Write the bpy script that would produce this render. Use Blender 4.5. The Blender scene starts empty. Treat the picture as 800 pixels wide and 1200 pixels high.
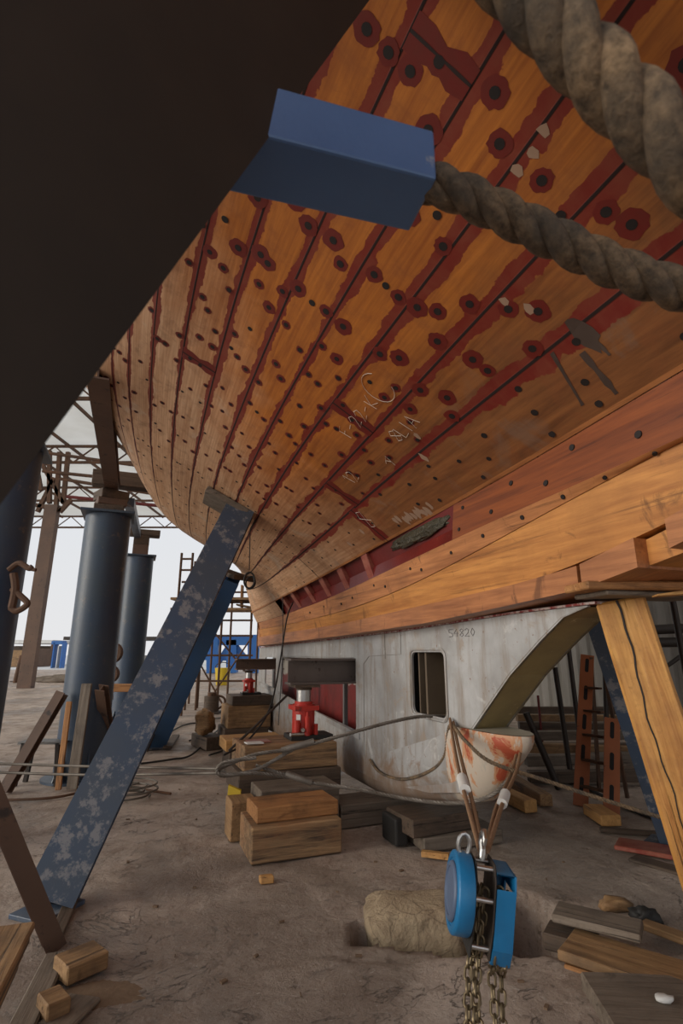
import bpy, bmesh, math, random
import numpy as np
from mathutils import Vector, Matrix, noise
random.seed(7)
# tuning
EXPO=0.5; SKY=.66; SUNE=1.5; SAZ=-112; SEL=14
RISE=.12
HFRESH1=(.60,.20,.025);HFRESH2=(.34,.09,.010)
HAGED1=(.30,.115,.035);HAGED2=(.14,.05,.016)
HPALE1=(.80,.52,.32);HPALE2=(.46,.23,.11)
HDARK=(.26,.075,.02); HRED=(.17,.009,.006)
KW1=(.62,.27,.065);KW2=(.36,.13,.028)
R_=math.radians
# ---------------------------------------------------------------- camera, world, light
F=620.; PITCH=math.atan(165/620.); CP,SP=math.cos(PITCH),math.sin(PITCH); CZ=1.35
cd=bpy.data.cameras.new('camera'); cam=bpy.data.objects.new('camera',cd); bpy.context.scene.collection.objects.link(cam)
cam.location=(0,0,CZ); cam.rotation_euler=(math.pi/2+PITCH,0,0)
cd.sensor_fit='VERTICAL'; cd.sensor_height=36; cd.lens=36*F/1200.; cd.clip_start=.02; cd.clip_end=500
cd.dof.use_dof=True; cd.dof.focus_distance=4.0; cd.dof.aperture_fstop=7.1
SC=bpy.context.scene; SC.camera=cam
SC.view_settings.view_transform='Standard'; SC.view_settings.look='None'; SC.view_settings.gamma=1
SC.view_settings.use_curve_mapping=False; SC.view_settings.exposure=EXPO
wd=bpy.data.worlds.new('sky'); SC.world=wd; wd.use_nodes=True
nt=wd.node_tree; bg=nt.nodes['Background']
tc=nt.nodes.new('ShaderNodeTexCoord'); sx=nt.nodes.new('ShaderNodeSeparateXYZ'); rp=nt.nodes.new('ShaderNodeValToRGB')
nt.links.new(tc.outputs['Generated'],sx.inputs[0]); nt.links.new(sx.outputs['Z'],rp.inputs[0]); nt.links.new(rp.outputs[0],bg.inputs[0])
rp.color_ramp.elements[0].position=0; rp.color_ramp.elements[0].color=(.86,.86,.87,1)
rp.color_ramp.elements[1].position=.6; rp.color_ramp.elements[1].color=(.74,.80,.88,1)
bg.inputs[1].default_value=SKY
def sun(name,en,az,el,ang,col):
    l=bpy.data.lights.new(name,'SUN'); l.energy=en; l.angle=R_(ang); l.color=col
    o=bpy.data.objects.new(name,l); SC.collection.objects.link(o)
    # az: compass direction light comes FROM, measured from +Y clockwise
    v=Vector((math.sin(R_(az))*math.cos(R_(el)),math.cos(R_(az))*math.cos(R_(el)),math.sin(R_(el))))
    o.rotation_euler=v.to_track_quat('Z','Y').to_euler(); return o
sun('sun',SUNE,SAZ,SEL,35,(1,.93,.82))
# ---------------------------------------------------------------- helpers
WM={}
def ray(px,py):
    u=(px-400)/F; v=-(py-600)/F
    return Vector((u,CP-v*SP,SP+v*CP))
def at(px,py,Y):
    r=ray(px,py); t=Y/r.y; return Vector((r.x*t,Y,CZ+r.z*t))
def att(px,py,t):
    r=ray(px,py); return Vector((r.x*t,r.y*t,CZ+r.z*t))
def atz(px,py,z=0.):
    r=ray(px,py); t=(z-CZ)/r.z; return Vector((r.x*t,r.y*t,z))
P0=Vector((1.2,2.6)); dd=Vector((-.357,.934)).normalized(); nn=Vector((-dd.y,dd.x))
def kp(s,o,z): return Vector((P0.x+dd.x*s+nn.x*o,P0.y+dd.y*s+nn.y*o,z))
def atk(px,py,o):
    r=ray(px,py); t=(P0.dot(nn)+o)/(r.x*nn.x+r.y*nn.y); return Vector((r.x*t,r.y*t,CZ+r.z*t))
def ats(px,py,s):
    r=ray(px,py); t=(P0.dot(dd)+s)/(r.x*dd.x+r.y*dd.y); return Vector((r.x*t,r.y*t,CZ+r.z*t))
YAW=math.atan2(dd.y,dd.x)
def tag(o,label=None,cat=None,group=None,kind=None):
    if label: o['label']=label
    if cat: o['category']=cat
    if group: o['group']=group
    if kind: o['kind']=kind
    return o
def thing(name,label,cat,loc,group=None):
    o=bpy.data.objects.new(name,None); SC.collection.objects.link(o); o.location=loc; o.empty_display_size=.1
    WM[o.name]=Matrix.Translation(loc); return tag(o,label,cat,group)
def link(name,me,mat,M=None,parent=None):
    o=bpy.data.objects.new(name,me); SC.collection.objects.link(o)
    M=M if M is not None else Matrix()
    for m in (mat if isinstance(mat,(list,tuple)) else [mat]): me.materials.append(m)
    WM[o.name]=M
    if parent is not None:
        o.parent=parent; o.matrix_local=WM[parent.name].inverted()@M
    else: o.matrix_local=M
    return o
class MB:
    """collects world-space geometry, builds ONE mesh"""
    def __init__(s): s.v=[];s.f=[];s.m=[];s.uv={}
    def add(s,vs,fs,m=0):
        b=len(s.v); s.v+= [Vector(p) for p in vs]; s.f+=[[b+i for i in f] for f in fs]; s.m+=[m]*len(fs)
    def obox(s,c,ax,ay,az,m=0):
        c=Vector(c); P=[c+ax*i+ay*j+az*k for i in(-1,1) for j in(-1,1) for k in(-1,1)]
        s.add(P,[(0,1,3,2),(4,6,7,5),(0,4,5,1),(2,3,7,6),(0,2,6,4),(1,5,7,3)],m)
    def bar(s,p0,p1,w,h,up=Vector((0,0,1)),m=0):
        p0=Vector(p0);p1=Vector(p1); x=(p1-p0); y=up.cross(x)
        if y.length<1e-6: y=Vector((0,1,0)).cross(x)
        y.normalize(); z=x.normalized().cross(y); s.obox((p0+p1)/2,x/2,y*w/2,z*h/2,m)
    def tube(s,pts,r,n=8,m=0,cap=True,closed=False):
        pts=[Vector(p) for p in pts]; N=len(pts); b=len(s.v); prev=None; rs=r if isinstance(r,(list,tuple)) else [r]*N
        for i,p in enumerate(pts):
            if closed: t=pts[(i+1)%N]-pts[i-1]
            else: t=pts[min(i+1,N-1)]-pts[max(i-1,0)]
            t.normalize()
            if prev is None:
                a=Vector((0,0,1)) if abs(t.z)<.9 else Vector((1,0,0)); y=t.cross(a).normalized()
            else: y=(prev-t*prev.dot(t)).normalized()
            prev=y; z=t.cross(y)
            for k in range(n):
                A=2*math.pi*k/n; s.v.append(p+(y*math.cos(A)+z*math.sin(A))*rs[i])
        for i in range(N if closed else N-1):
            j=(i+1)%N
            for k in range(n):
                s.f.append([b+i*n+k,b+i*n+(k+1)%n,b+j*n+(k+1)%n,b+j*n+k]); s.m.append(m)
        if cap and not closed:
            s.f.append([b+k for k in range(n)][::-1]); s.m.append(m)
            s.f.append([b+(N-1)*n+k for k in range(n)]); s.m.append(m)
    def cyl(s,p0,p1,r,n=24,m=0): s.tube([p0,p1],r,n,m)
    def prism(s,poly,dirv,m=0):
        n=len(poly); P=[Vector(p) for p in poly]; Q=[p+dirv for p in P]
        s.add(P+Q,[list(range(n))[::-1],list(range(n,2*n))]+[[i,(i+1)%n,n+(i+1)%n,n+i] for i in range(n)],m)
    def build(s,name,mat,parent=None,smooth=False,bevel=0,origin=None):
        if origin is None:
            if parent is not None and False: pass
            xs=[p.x for p in s.v];ys=[p.y for p in s.v];zs=[p.z for p in s.v]
            origin=Vector(((min(xs)+max(xs))/2,(min(ys)+max(ys))/2,min(zs)))
        me=bpy.data.meshes.new(name); me.from_pydata([tuple(p-origin) for p in s.v],[],s.f)
        for i,mm in enumerate(s.m): me.polygons[i].material_index=mm
        bm=bmesh.new(); bm.from_mesh(me); bmesh.ops.recalc_face_normals(bm,faces=bm.faces)
        bm.to_mesh(me); bm.free()
        if smooth:
            me.shade_smooth()
        o=link(name,me,mat,Matrix.Translation(origin),parent)
        if bevel:
            b=o.modifiers.new('bevel','BEVEL'); b.width=bevel; b.segments=2; b.limit_method='ANGLE'; b.angle_limit=R_(40)
        if smooth:
            e=o.modifiers.new('es','EDGE_SPLIT'); e.split_angle=R_(42)
        return o
def frameM(p0,p1,up):
    x=(p1-p0).normalized(); y=up.cross(x)
    if y.length<1e-5: y=Vector((0,1,0)).cross(x)
    y.normalize(); z=x.cross(y)
    M=Matrix((x,y,z)).transposed().to_4x4(); M.translation=(p0+p1)/2; return M
def timber(name,p0,p1,w,h,mat,parent=None,up=Vector((0,0,1)),rough=.004,bevel=.006,cut=8):
    """squared timber/plank: local X along its length, slightly uneven, bevelled"""
    p0=Vector(p0);p1=Vector(p1);L=(p1-p0).length; M=frameM(p0,p1,Vector(up))
    bm=bmesh.new(); sd=random.random()*50
    nx=max(2,min(cut,int(L/.12)+1))
    ys=[-w/2,0,w/2] if w>.1 else [-w/2,w/2]; zs=[-h/2,h/2]
    ring=[(ys[0],zs[0])]+[(y,zs[0]) for y in ys[1:-1]]+[(ys[-1],zs[0]),(ys[-1],zs[1])]+[(y,zs[1]) for y in ys[1:-1][::-1]]+[(ys[0],zs[1])]
    n=len(ring); V=[]
    for i in range(nx+1):
        x=-L/2+L*i/nx
        for (y,z) in ring:
            q=noise.noise_vector(Vector((x*3+sd,y*9,z*9)))*rough
            V.append(bm.verts.new((x+q.x*(1 if i in(0,nx) else 0),y+q.y,z+q.z)))
    for i in range(nx):
        for k in range(n): bm.faces.new([V[i*n+k],V[i*n+(k+1)%n],V[(i+1)*n+(k+1)%n],V[(i+1)*n+k]])
    bm.faces.new(V[:n][::-1]); bm.faces.new(V[-n:]); bmesh.ops.recalc_face_normals(bm,faces=bm.faces)
    me=bpy.data.meshes.new(name); bm.to_mesh(me); bm.free()
    o=link(name,me,mat,M,parent); 
    if bevel:
        b=o.modifiers.new('bevel','BEVEL'); b.width=bevel; b.segments=1; b.limit_method='ANGLE'; b.angle_limit=R_(50)
    return o
def ibeam(name,p0,p1,w,h,mat,parent=None,up=Vector((0,0,1)),tf=.015,tw=.012):
    p0=Vector(p0);p1=Vector(p1);L=(p1-p0).length; M=frameM(p0,p1,Vector(up)); a,b=w/2,h/2
    pr=[(-a,-b),(a,-b),(a,-b+tf),(tw/2,-b+tf),(tw/2,b-tf),(a,b-tf),(a,b),(-a,b),(-a,b-tf),(-tw/2,b-tf),(-tw/2,-b+tf),(-a,-b+tf)]
    V=[(x,y,z) for x in(-L/2,L/2) for y,z in pr]; n=12
    fs=[list(range(n))[::-1],list(range(n,2*n))]+[[i,(i+1)%n,n+(i+1)%n,n+i] for i in range(n)]
    me=bpy.data.meshes.new(name); me.from_pydata(V,[],fs)
    return link(name,me,mat,M,parent)
def tcopy(o,M=None,parent=None):
    """copy a thing and each of its parts"""
    c=o.copy(); SC.collection.objects.link(c)
    if parent is not None: c.parent=parent
    if M is not None: c.matrix_local=M
    for ch in list(o.children): tcopy(ch,None,c)
    return c
def spline(pts,n=12):
    P=[Vector(p) for p in pts]; P=[P[0]*2-P[1]]+P+[P[-1]*2-P[-2]]; out=[]
    for i in range(1,len(P)-2):
        for k in range(n):
            t=k/n; a,b,c,d=P[i-1:i+3]
            out.append(.5*((2*b)+(c-a)*t+(2*a-5*b+4*c-d)*t*t+(3*b-a-3*c+d)*t**3))
    out.append(P[-2]); return out
def rope(mb,pts,r,pitch=.25,strands=3,n=10,m=0,step=None):
    """twisted laid rope following a path"""
    P=[Vector(p) for p in pts]; L=[0]
    for a,b in zip(P,P[1:]): L.append(L[-1]+(b-a).length)
    tot=L[-1]; step=step or pitch/14; N=int(tot/step)+2; fr=[]; prev=None; j=0
    for i in range(N):
        d_=min(tot,tot*i/(N-1))
        while j<len(L)-2 and L[j+1]<d_: j+=1
        k=(d_-L[j])/max(1e-9,L[j+1]-L[j]); p=P[j].lerp(P[j+1],k); t=(P[j+1]-P[j]).normalized()
        if prev is None:
            a=Vector((0,0,1)) if abs(t.z)<.9 else Vector((1,0,0)); y=t.cross(a).normalized()
        else: y=(prev-t*prev.dot(t)).normalized()
        prev=y; fr.append((p,y,t.cross(y),d_))
    for q in range(strands):
        mb.tube([p+(y*math.cos(2*math.pi*(d_/pitch+q/strands))+z*math.sin(2*math.pi*(d_/pitch+q/strands)))*r*.5 for p,y,z,d_ in fr],r*.56,n,m)
# ---------------------------------------------------------------- materials
class NT:
    def __init__(s,name):
        s.m=bpy.data.materials.new(name); s.m.use_nodes=True; s.t=s.m.node_tree; s.b=s.t.nodes['Principled BSDF']
    def n(s,t,**k):
        x=s.t.nodes.new('ShaderNode'+t)
        for a,b in k.items():
            if a.startswith('i_'): x.inputs[a[2:].replace('_',' ')].default_value=b
            else: setattr(x,a,b)
        return x
    def l(s,a,b): s.t.links.new(a,b)
    def math(s,op,a,b=None,c=None):
        x=s.n('Math',operation=op)
        for i,v in enumerate((a,b,c)):
            if v is None: continue
            if isinstance(v,(int,float)): x.inputs[i].default_value=v
            else: s.l(v,x.inputs[i])
        return x.outputs[0]
    def mix(s,f,a,b,mode='MIX'):
        x=s.n('Mix',data_type='RGBA',blend_type=mode)
        for i,v in ((0,f),(6,a),(7,b)):
            if isinstance(v,(int,float)): x.inputs[i].default_value=v
            elif isinstance(v,tuple): x.inputs[i].default_value=(*v[:3],1)
            else: s.l(v,x.inputs[i])
        return x.outputs[2]
    def noise(s,vec,scale,detail=5,rough=.55,dist=0):
        x=s.n('TexNoise',i_Scale=scale,i_Detail=detail,i_Roughness=rough,i_Distortion=dist)
        if vec is not None: s.l(vec,x.inputs['Vector'])
        return x.outputs[0]
    def mapping(s,src,scale,loc=(0,0,0)):
        x=s.n('Mapping'); x.inputs['Scale'].default_value=scale; x.inputs['Location'].default_value=loc; s.l(src,x.inputs[0]); return x.outputs[0]
    def ramp(s,f,a,b):
        x=s.n('MapRange',clamp=True); s.l(f,x.inputs[0]); x.inputs[1].default_value=a; x.inputs[2].default_value=b; return x.outputs[0]
    def coord(s,k='Object'): return s.n('TexCoord').outputs[k]
    def out(s,col=None,rough=None,metal=0,bump=None,bstr=.3,bdist=.01):
        if col is not None:
            if isinstance(col,tuple): s.b.inputs['Base Color'].default_value=(*col[:3],1)
            else: s.l(col,s.b.inputs['Base Color'])
        if rough is not None:
            if isinstance(rough,(int,float)): s.b.inputs['Roughness'].default_value=rough
            else: s.l(rough,s.b.inputs['Roughness'])
        if isinstance(metal,(int,float)): s.b.inputs['Metallic'].default_value=metal
        if bump is not None:
            x=s.n('Bump'); x.inputs['Strength'].default_value=bstr; x.inputs['Distance'].default_value=bdist; s.l(bump,x.inputs['Height']); s.l(x.outputs[0],s.b.inputs['Normal'])
        return s.m
def woodmat(name,c1,c2,c3=None,rough=.7,sc=1.,dirt=.3,ends=True):
    """grain along local X, dirt patches"""
    k=NT(name); co=k.coord(); oi=k.n('ObjectInfo')
    ad=k.n('VectorMath',operation='ADD'); k.l(co,ad.inputs[0])
    cx=k.n('CombineXYZ'); k.l(k.math('MULTIPLY',oi.outputs['Random'],37.),cx.inputs[0]); k.l(k.math('MULTIPLY',oi.outputs['Random'],11.),cx.inputs[1]); k.l(cx.outputs[0],ad.inputs[1])
    v=ad.outputs[0]
    g=k.noise(k.mapping(v,(1.6*sc,26*sc,26*sc)),1.,6,.6,.6); g2=k.noise(k.mapping(v,(5*sc,90*sc,90*sc)),1.,4,.6)
    bl=k.noise(v,3.2*sc,5,.6); f=k.math('ADD',k.math('MULTIPLY',g,.7),k.math('MULTIPLY',g2,.3))
    c=k.mix(k.ramp(f,.32,.66),c1,c2)
    d_=c3 or tuple(x*.35 for x in c1)
    c=k.mix(k.math('MULTIPLY',k.ramp(bl,.5,.72),dirt*2 if dirt<.5 else 1.),c,d_)
    ck=k.noise(k.mapping(v,(.9*sc,34*sc,34*sc)),1.,7,.7,.25); c=k.mix(k.math('MULTIPLY',k.ramp(ck,.60,.65),.8),c,tuple(x*.25 for x in c2))
    kn=k.noise(k.mapping(v,(2.2*sc,5*sc,5*sc)),1.,4,.6,2.2); c=k.mix(k.math('MULTIPLY',k.ramp(kn,.62,.70),.6),c,tuple(x*.5 for x in c2))
    sk=k.noise(v,40.,4,.7); c=k.mix(k.math('MULTIPLY',k.ramp(sk,.55,.75),.35),c,tuple(x*.4 for x in c2))
    f=k.math('ADD',f,k.math('MULTIPLY',k.ramp(ck,.60,.65),-.6))
    return k.out(c,k.ramp(bl,.2,1.3) if rough is None else rough,0,f,.7,.01)
def paintmat(name,col,col2,rust=None,amt=.5,rough=.45,metal=0.,sc=6.,bs=.25):
    k=NT(name); co=k.coord(); a=k.noise(co,sc,8,.65); b=k.noise(co,sc*.3,4,.5); c2=k.noise(co,sc*5,6,.7)
    c=k.mix(k.ramp(b,.35,.65),col,col2)
    if rust: c=k.mix(k.ramp(k.math('ADD',k.math('MULTIPLY',a,.7),k.math('MULTIPLY',c2,.3)),1-amt*.85+.0,1-amt*.85+.06),c,rust)
    return k.out(c,k.math('ADD',k.math('MULTIPLY',c2,.3),rough-.12),metal,c2,bs,.004)
M={}
M['timber']=woodmat('aged_timber',(.42,.25,.115),(.18,.095,.04),(.07,.04,.022),dirt=.4)
M['timber_grey']=woodmat('grey_timber',(.24,.19,.145),(.12,.09,.065),(.06,.045,.035))
M['timber_new']=woodmat('new_timber',(.66,.37,.13),(.42,.20,.06),(.25,.12,.05),dirt=.2)
M['timber_dark']=woodmat('dark_timber',(.13,.085,.055),(.06,.04,.027),(.03,.02,.015))
M['timber_orange']=woodmat('orange_timber',(.52,.25,.09),(.28,.115,.035),(.10,.05,.02),dirt=.4)
M['prop']=woodmat('prop_timber',(.70,.37,.10),(.34,.13,.025),(.20,.075,.02),rough=.5,sc=.7,dirt=.45)
M['blue']=paintmat('blue_paint_worn',(.055,.085,.14),(.07,.09,.12),(.22,.22,.23),.56,.42,0,8)
M['blue_strong']=paintmat('blue_paint_fresh',(.025,.08,.19),(.04,.085,.16),(.12,.13,.16),.45,.42)
M['blue_cyl']=paintmat('blue_paint_tube',(.035,.06,.105),(.05,.07,.095),(.12,.11,.11),.5,.4,0,8)
M['bracket']=paintmat('bracket_lit_blue',(.10,.19,.38),(.07,.14,.30),(.35,.36,.38),.42,.35,0,9)  # blue made paler, so light on the bracket front is in the colour
M['rust']=paintmat('rusty_steel',(.10,.06,.04),(.16,.08,.045),(.05,.03,.022),.5,.75,.3)
M['dark_steel']=paintmat('dark_steel',(.035,.027,.022),(.05,.035,.027),(.10,.05,.03),.4,.55,.2)
M['brown_steel']=paintmat('brown_primer_steel',(.11,.065,.045),(.15,.085,.055),(.05,.035,.03),.5,.6)
M['grey_steel']=paintmat('grey_steel',(.17,.165,.16),(.22,.21,.20),(.11,.07,.05),.5,.5,.3)
M['red']=paintmat('red_paint',(.55,.03,.015),(.42,.025,.015),(.10,.02,.015),.5,.35,0,9)
M['black']=paintmat('black_rubber',(.015,.014,.013),(.022,.02,.018),None,.5,.6)
M['chrome']=paintmat('bright_steel',(.55,.54,.52),(.45,.44,.42),None,.5,.3,1.)
M['hoist_blue']=paintmat('hoist_blue_paint',(.008,.16,.36),(.01,.11,.25),(.15,.16,.17),.42,.35,0,14)
M['chain']=paintmat('chain_steel',(.22,.17,.10),(.14,.10,.06),(.07,.04,.025),.5,.45,.8)
M['yellow']=paintmat('yellow_paint',(.65,.45,.02),(.55,.38,.02),(.1,.08,.03),.35,.5)
M['white']=paintmat('white_paint',(.7,.69,.66),(.6,.58,.55),(.2,.15,.12),.4,.5)
M['primer_red']=paintmat('red_primer',(.15,.010,.007),(.10,.007,.005),(.30,.10,.07),.42,.5)
M['beamsteel']=paintmat('scuffed_steel_beam',(.15,.12,.105),(.10,.075,.065),(.05,.03,.022),.5,.5,.2)
M['cable']=paintmat('steel_cable',(.20,.175,.15),(.13,.11,.09),(.08,.05,.035),.5,.55,.5,30)
k=NT('rope_fibre'); co=k.coord(); a=k.noise(co,60,6,.7); b=k.noise(co,9,4,.6)
M['rope']=k.out(k.mix(k.ramp(b,.35,.7),k.mix(k.ramp(a,.3,.7),(.04,.025,.014),(.38,.25,.14)),(.075,.062,.05)),.95,0,a,.8,.006)
k=NT('sling_webbing'); co=k.coord(); a=k.noise(co,80,5,.6)
M['sling']=k.out(k.mix(a,(.30,.17,.09),(.16,.09,.05)),.9,0,a,.5,.003)
# white steel of the fin keel: streaked weathered paint
k=NT('fin_white_steel'); co=k.coord('Object'); st=k.noise(k.mapping(co,(5,5,.8)),2.2,7,.65); bl=k.noise(co,1.9,6,.6); sp=k.noise(co,22,5,.7)
b2=k.noise(k.mapping(co,(1,1,1),(3,1,7)),4.5,7,.7,.8); c=k.mix(k.ramp(bl,.35,.65),(.46,.455,.45),(.29,.28,.27)); c=k.mix(k.math('MULTIPLY',k.ramp(st,.47,.68),.8),c,(.25,.20,.155)); c=k.mix(k.math('MULTIPLY',k.ramp(b2,.55,.64),.7),c,(.33,.26,.20)); c=k.mix(k.math('MULTIPLY',k.ramp(b2,.40,.33),.7),c,(.54,.53,.51)); c=k.mix(k.ramp(sp,.64,.70),c,(.20,.10,.05)); sz=k.n('SeparateXYZ'); k.l(k.n('NewGeometry').outputs['Position'],sz.inputs[0]); lo=k.ramp(k.math('ADD',sz.outputs['Z'],k.math('MULTIPLY',b2,-.9)),.12,-.12); c=k.mix(k.math('MULTIPLY',lo,.75),c,(.22,.13,.075))
M['fin']=k.out(c,k.math('ADD',k.math('MULTIPLY',sp,.3),.35),0,sp,.25,.004)
k=NT('fin_leading_edge'); co=k.coord('Object'); bl=k.noise(co,3,6,.65); sp=k.noise(co,16,5,.7)
c=k.mix(k.ramp(bl,.35,.68),(.34,.26,.11),(.22,.165,.075)); M['olive']=k.out(k.mix(k.ramp(sp,.62,.7),c,(.45,.36,.2)),.45,0,sp,.3,.005)
k=NT('bulb_nose_peeling'); co=k.coord('Object'); bl=k.noise(k.mapping(co,(1,1,.5)),7,7,.65,.6); sp=k.noise(co,30,5,.7)
c=k.mix(k.ramp(bl,.5,.53),(.50,.42,.34),(.50,.25,.13)); c=k.mix(k.ramp(bl,.57,.60),c,(.38,.07,.03)); c=k.mix(k.ramp(bl,.36,.40),(.42,.38,.32),c)
M['nose']=k.out(c,.6,0,bl,.5,.01)
# ---------------------------------------------------------------- setting: ground, wall, roof
PITS=[(.58,3.12,.42,.20,.5),(1.0,3.2,.14,.34,.45)]
def gz(x,y):
    h=.012*noise.noise(Vector((x*1.3,y*1.3,3)))+.006*noise.noise(Vector((x*5,y*5,7)))+.003*noise.noise(Vector((x*14,y*14,1)))
    # raised slab edge at the lower right, irregular
    e=y-(2.86+.10*noise.noise(Vector((x*2.2,2.,4.)))+.04*noise.noise(Vector((x*9,2.,4.)))-.18*max(0,-x-.0))
    if -.5<x<3: h+=.035*max(0,min(1,(-e)/.05))*max(0,min(1,(x+.5)/.4))
    for cx,cy,rx,ry,dp in PITS:
        q=math.hypot((x-cx)/rx,(y-cy)/ry)*(1+.35*noise.noise(Vector((x*6,y*6,9))))
        h-=dp*max(0,min(1,(1.12-q)/.28))**.7
    return h
def axis(a,b,dense0,dense1,st,coarse):
    r=[];x=a
    while x<b:
        r.append(x); x+=st if dense0<=x<dense1 else coarse
    r.append(b); return r
k=NT('concrete_floor'); co=k.coord('Object')
n1=k.noise(co,.55,7,.62); n2=k.noise(co,3.1,9,.68,.4); n3=k.noise(co,17,9,.75); n5=k.noise(k.mapping(co,(1,1,1),(5,9,2)),1.1,6,.6,.8)
vo=k.n('TexVoronoi',feature='DISTANCE_TO_EDGE'); vo.inputs['Scale'].default_value=.42
wv=k.n('VectorMath',operation='ADD'); k.l(co,wv.inputs[0]); nz=k.n('TexNoise'); nz.inputs['Scale'].default_value=2.6; nz.inputs['Detail'].default_value=6; k.l(co,nz.inputs['Vector'])
ms=k.n('VectorMath',operation='SCALE'); k.l(nz.outputs['Color'],ms.inputs[0]); ms.inputs['Scale'].default_value=.55; k.l(ms.outputs[0],wv.inputs[1]); k.l(wv.outputs[0],vo.inputs['Vector'])
c=k.mix(k.ramp(n1,.35,.65),(.40,.30,.235),(.62,.51,.43))
c=k.mix(k.math('MULTIPLY',k.ramp(n2,.45,.72),.75),c,(.20,.13,.09))
c=k.mix(k.math('MULTIPLY',k.ramp(n5,.55,.75),.7),c,(.42,.36,.31))
c=k.mix(k.math('MULTIPLY',k.ramp(n3,.57,.70),.85),c,(.58,.52,.47))
c=k.mix(k.math('MULTIPLY',k.ramp(n3,.44,.30),.8),c,(.09,.06,.045))
cr=k.ramp(vo.outputs['Distance'],.007,.002); rd=k.noise(k.mapping(co,(1,1,1),(2,3,4)),1.6,8,.62,1.4); rl=k.ramp(k.math('ABSOLUTE',k.math('SUBTRACT',rd,.5)),.006,.0); brk=k.ramp(n5,.48,.56); rl=k.math('MULTIPLY',rl,brk)
c=k.mix(k.math('MULTIPLY',rl,.75),c,(.06,.04,.028))
wet=k.noise(k.mapping(co,(1.,.6,1),(8,1,0)),.9,6,.6,.6); wm=k.ramp(wet,.5,.6); c=k.mix(k.math('MULTIPLY',wm,.55),c,k.mix(n3,(.10,.07,.05),(.26,.20,.155)))
pt=k.noise(co,55,5,.75); c=k.mix(k.math('MULTIPLY',k.ramp(pt,.60,.68),.55),c,(.66,.60,.55)); c=k.mix(k.math('MULTIPLY',k.ramp(pt,.40,.32),.6),c,(.07,.045,.03)); cr=rl
h=k.math('ADD',k.math('MULTIPLY',n3,.55),k.math('ADD',n2,k.math('MULTIPLY',cr,-.7)))
M['floor']=k.out(c,k.math('SUBTRACT',k.math('ADD',.25,k.ramp(k.math('ADD',k.math('MULTIPLY',n2,.6),k.math('MULTIPLY',n3,.4)),.22,.85)),k.math('MULTIPLY',wm,.25)),0,h,.9,.05)
k.t.nodes['Principled BSDF'].inputs['Specular IOR Level'].default_value=.5
xs=axis(-34,16,-2.6,3.2,.035,.6); ys=axis(-8,46,1.7,5.2,.035,.6)
V=[(x,y,gz(x,y)) for y in ys for x in xs]; nx=len(xs)
Fc=[[j*nx+i,j*nx+i+1,(j+1)*nx+i+1,(j+1)*nx+i] for j in range(len(ys)-1) for i in range(nx-1)]
me=bpy.data.meshes.new('floor'); me.from_pydata(V,[],Fc); me.shade_smooth(); o=link('floor',me,M['floor']); tag(o,kind='structure')
k=NT('yard_concrete'); co=k.coord(); c=k.mix(k.ramp(k.noise(co,.3,6),.3,.7),(.55,.53,.50),(.66,.64,.61)); M['yard']=k.out(c,.8)
mb=MB(); mb.add([(-140,46,-.03),(120,46,-.03),(120,300,-.03),(-140,300,-.03)],[(0,1,2,3)]); mb.add([(-140,-8,-.03),(-34,-8,-.03),(-34,46,-.03),(-140,46,-.03)],[(0,1,2,3)])
tag(mb.build('trim_1',M['yard'],origin=Vector((0,0,0))),kind='structure')
# corrugated shed wall on the right
k=NT('corrugated_sheet'); co=k.coord(); a=k.noise(k.mapping(co,(1,1,.15)),3,6,.6); b=k.noise(co,9,6,.7)
c=k.mix(k.ramp(a,.35,.65),(.27,.25,.225),(.19,.175,.15)); c=k.mix(k.ramp(b,.64,.74),c,(.17,.12,.08)); M['sheet']=k.out(c,.6,.1,b,.15,.004)
RBX0=-4
mb=MB(); WO=-6.4; S0,S1=-6,15; n=int((S1-S0)/.05); P=[]
for i in range(n+1):
    s_=S0+(S1-S0)*i/n; w=.02 if (i//2)%3 else -.02
    P.append((s_,WO+w))
vs=[kp(s_,o_,0) for s_,o_ in P]+[kp(s_,o_,14) for s_,o_ in P]
mb.add(vs,[[i,i+1,n+2+i,n+1+i] for i in range(n)])
tag(mb.build('wall_right',M['sheet']),kind='structure')
# roof: translucent sheets on steel trusses
k=NT('translucent_roof_sheet'); co=k.coord(); wv=k.n('TexWave',wave_type='BANDS',bands_direction='X'); wv.inputs['Scale'].default_value=.5; k.l(co,wv.inputs['Vector'])
tr=k.n('BsdfTranslucent'); df=k.n('BsdfDiffuse'); mx=k.n('MixShader'); cc=k.mix(k.ramp(k.noise(co,.4,5),.35,.65),(.88,.86,.80),(.78,.75,.68))
k.l(cc,tr.inputs[0]); k.l(cc,df.inputs[0]); mx.inputs[0].default_value=.55; k.l(df.outputs[0],mx.inputs[1]); k.l(tr.outputs[0],mx.inputs[2])
k.l(mx.outputs[0],k.t.nodes['Material Output'].inputs['Surface']); M['roof']=k.m
RZ=13.2
mb=MB(); RX0,RX1,RY0,RY1=-30,12,-6,46
mb.add([(RX0,RY0,RZ),(RX1,RY0,RZ),(RX1,RY1,RZ),(RX0,RY1,RZ)],[(0,3,2,1)])
tag(mb.build('ceiling',M['roof'],origin=Vector((0,0,RZ))),kind='structure')
for i,y in enumerate((21,29,37,45.5)):
    mb=MB(); zt,zb=RZ-.15,RZ-1.15; a=.06
    mb.bar((RX0,y,zt),(RX1,y,zt),.14,.14); mb.bar((RX0,y,zb),(RX1,y,zb),.14,.14)
    x=RX0; up=True
    while x<RX1-1: 
        mb.bar((x,y,zb if up else zt),(x+1.2,y,zt if up else zb),.07,.07,Vector((0,1,0))); x+=1.2; up=not up
    o=mb.build('trim_%d'%(i+2),M['tr_steel'] if 'tr_steel' in M else M['rust']); tag(o,kind='structure')
mb=MB()
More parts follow.
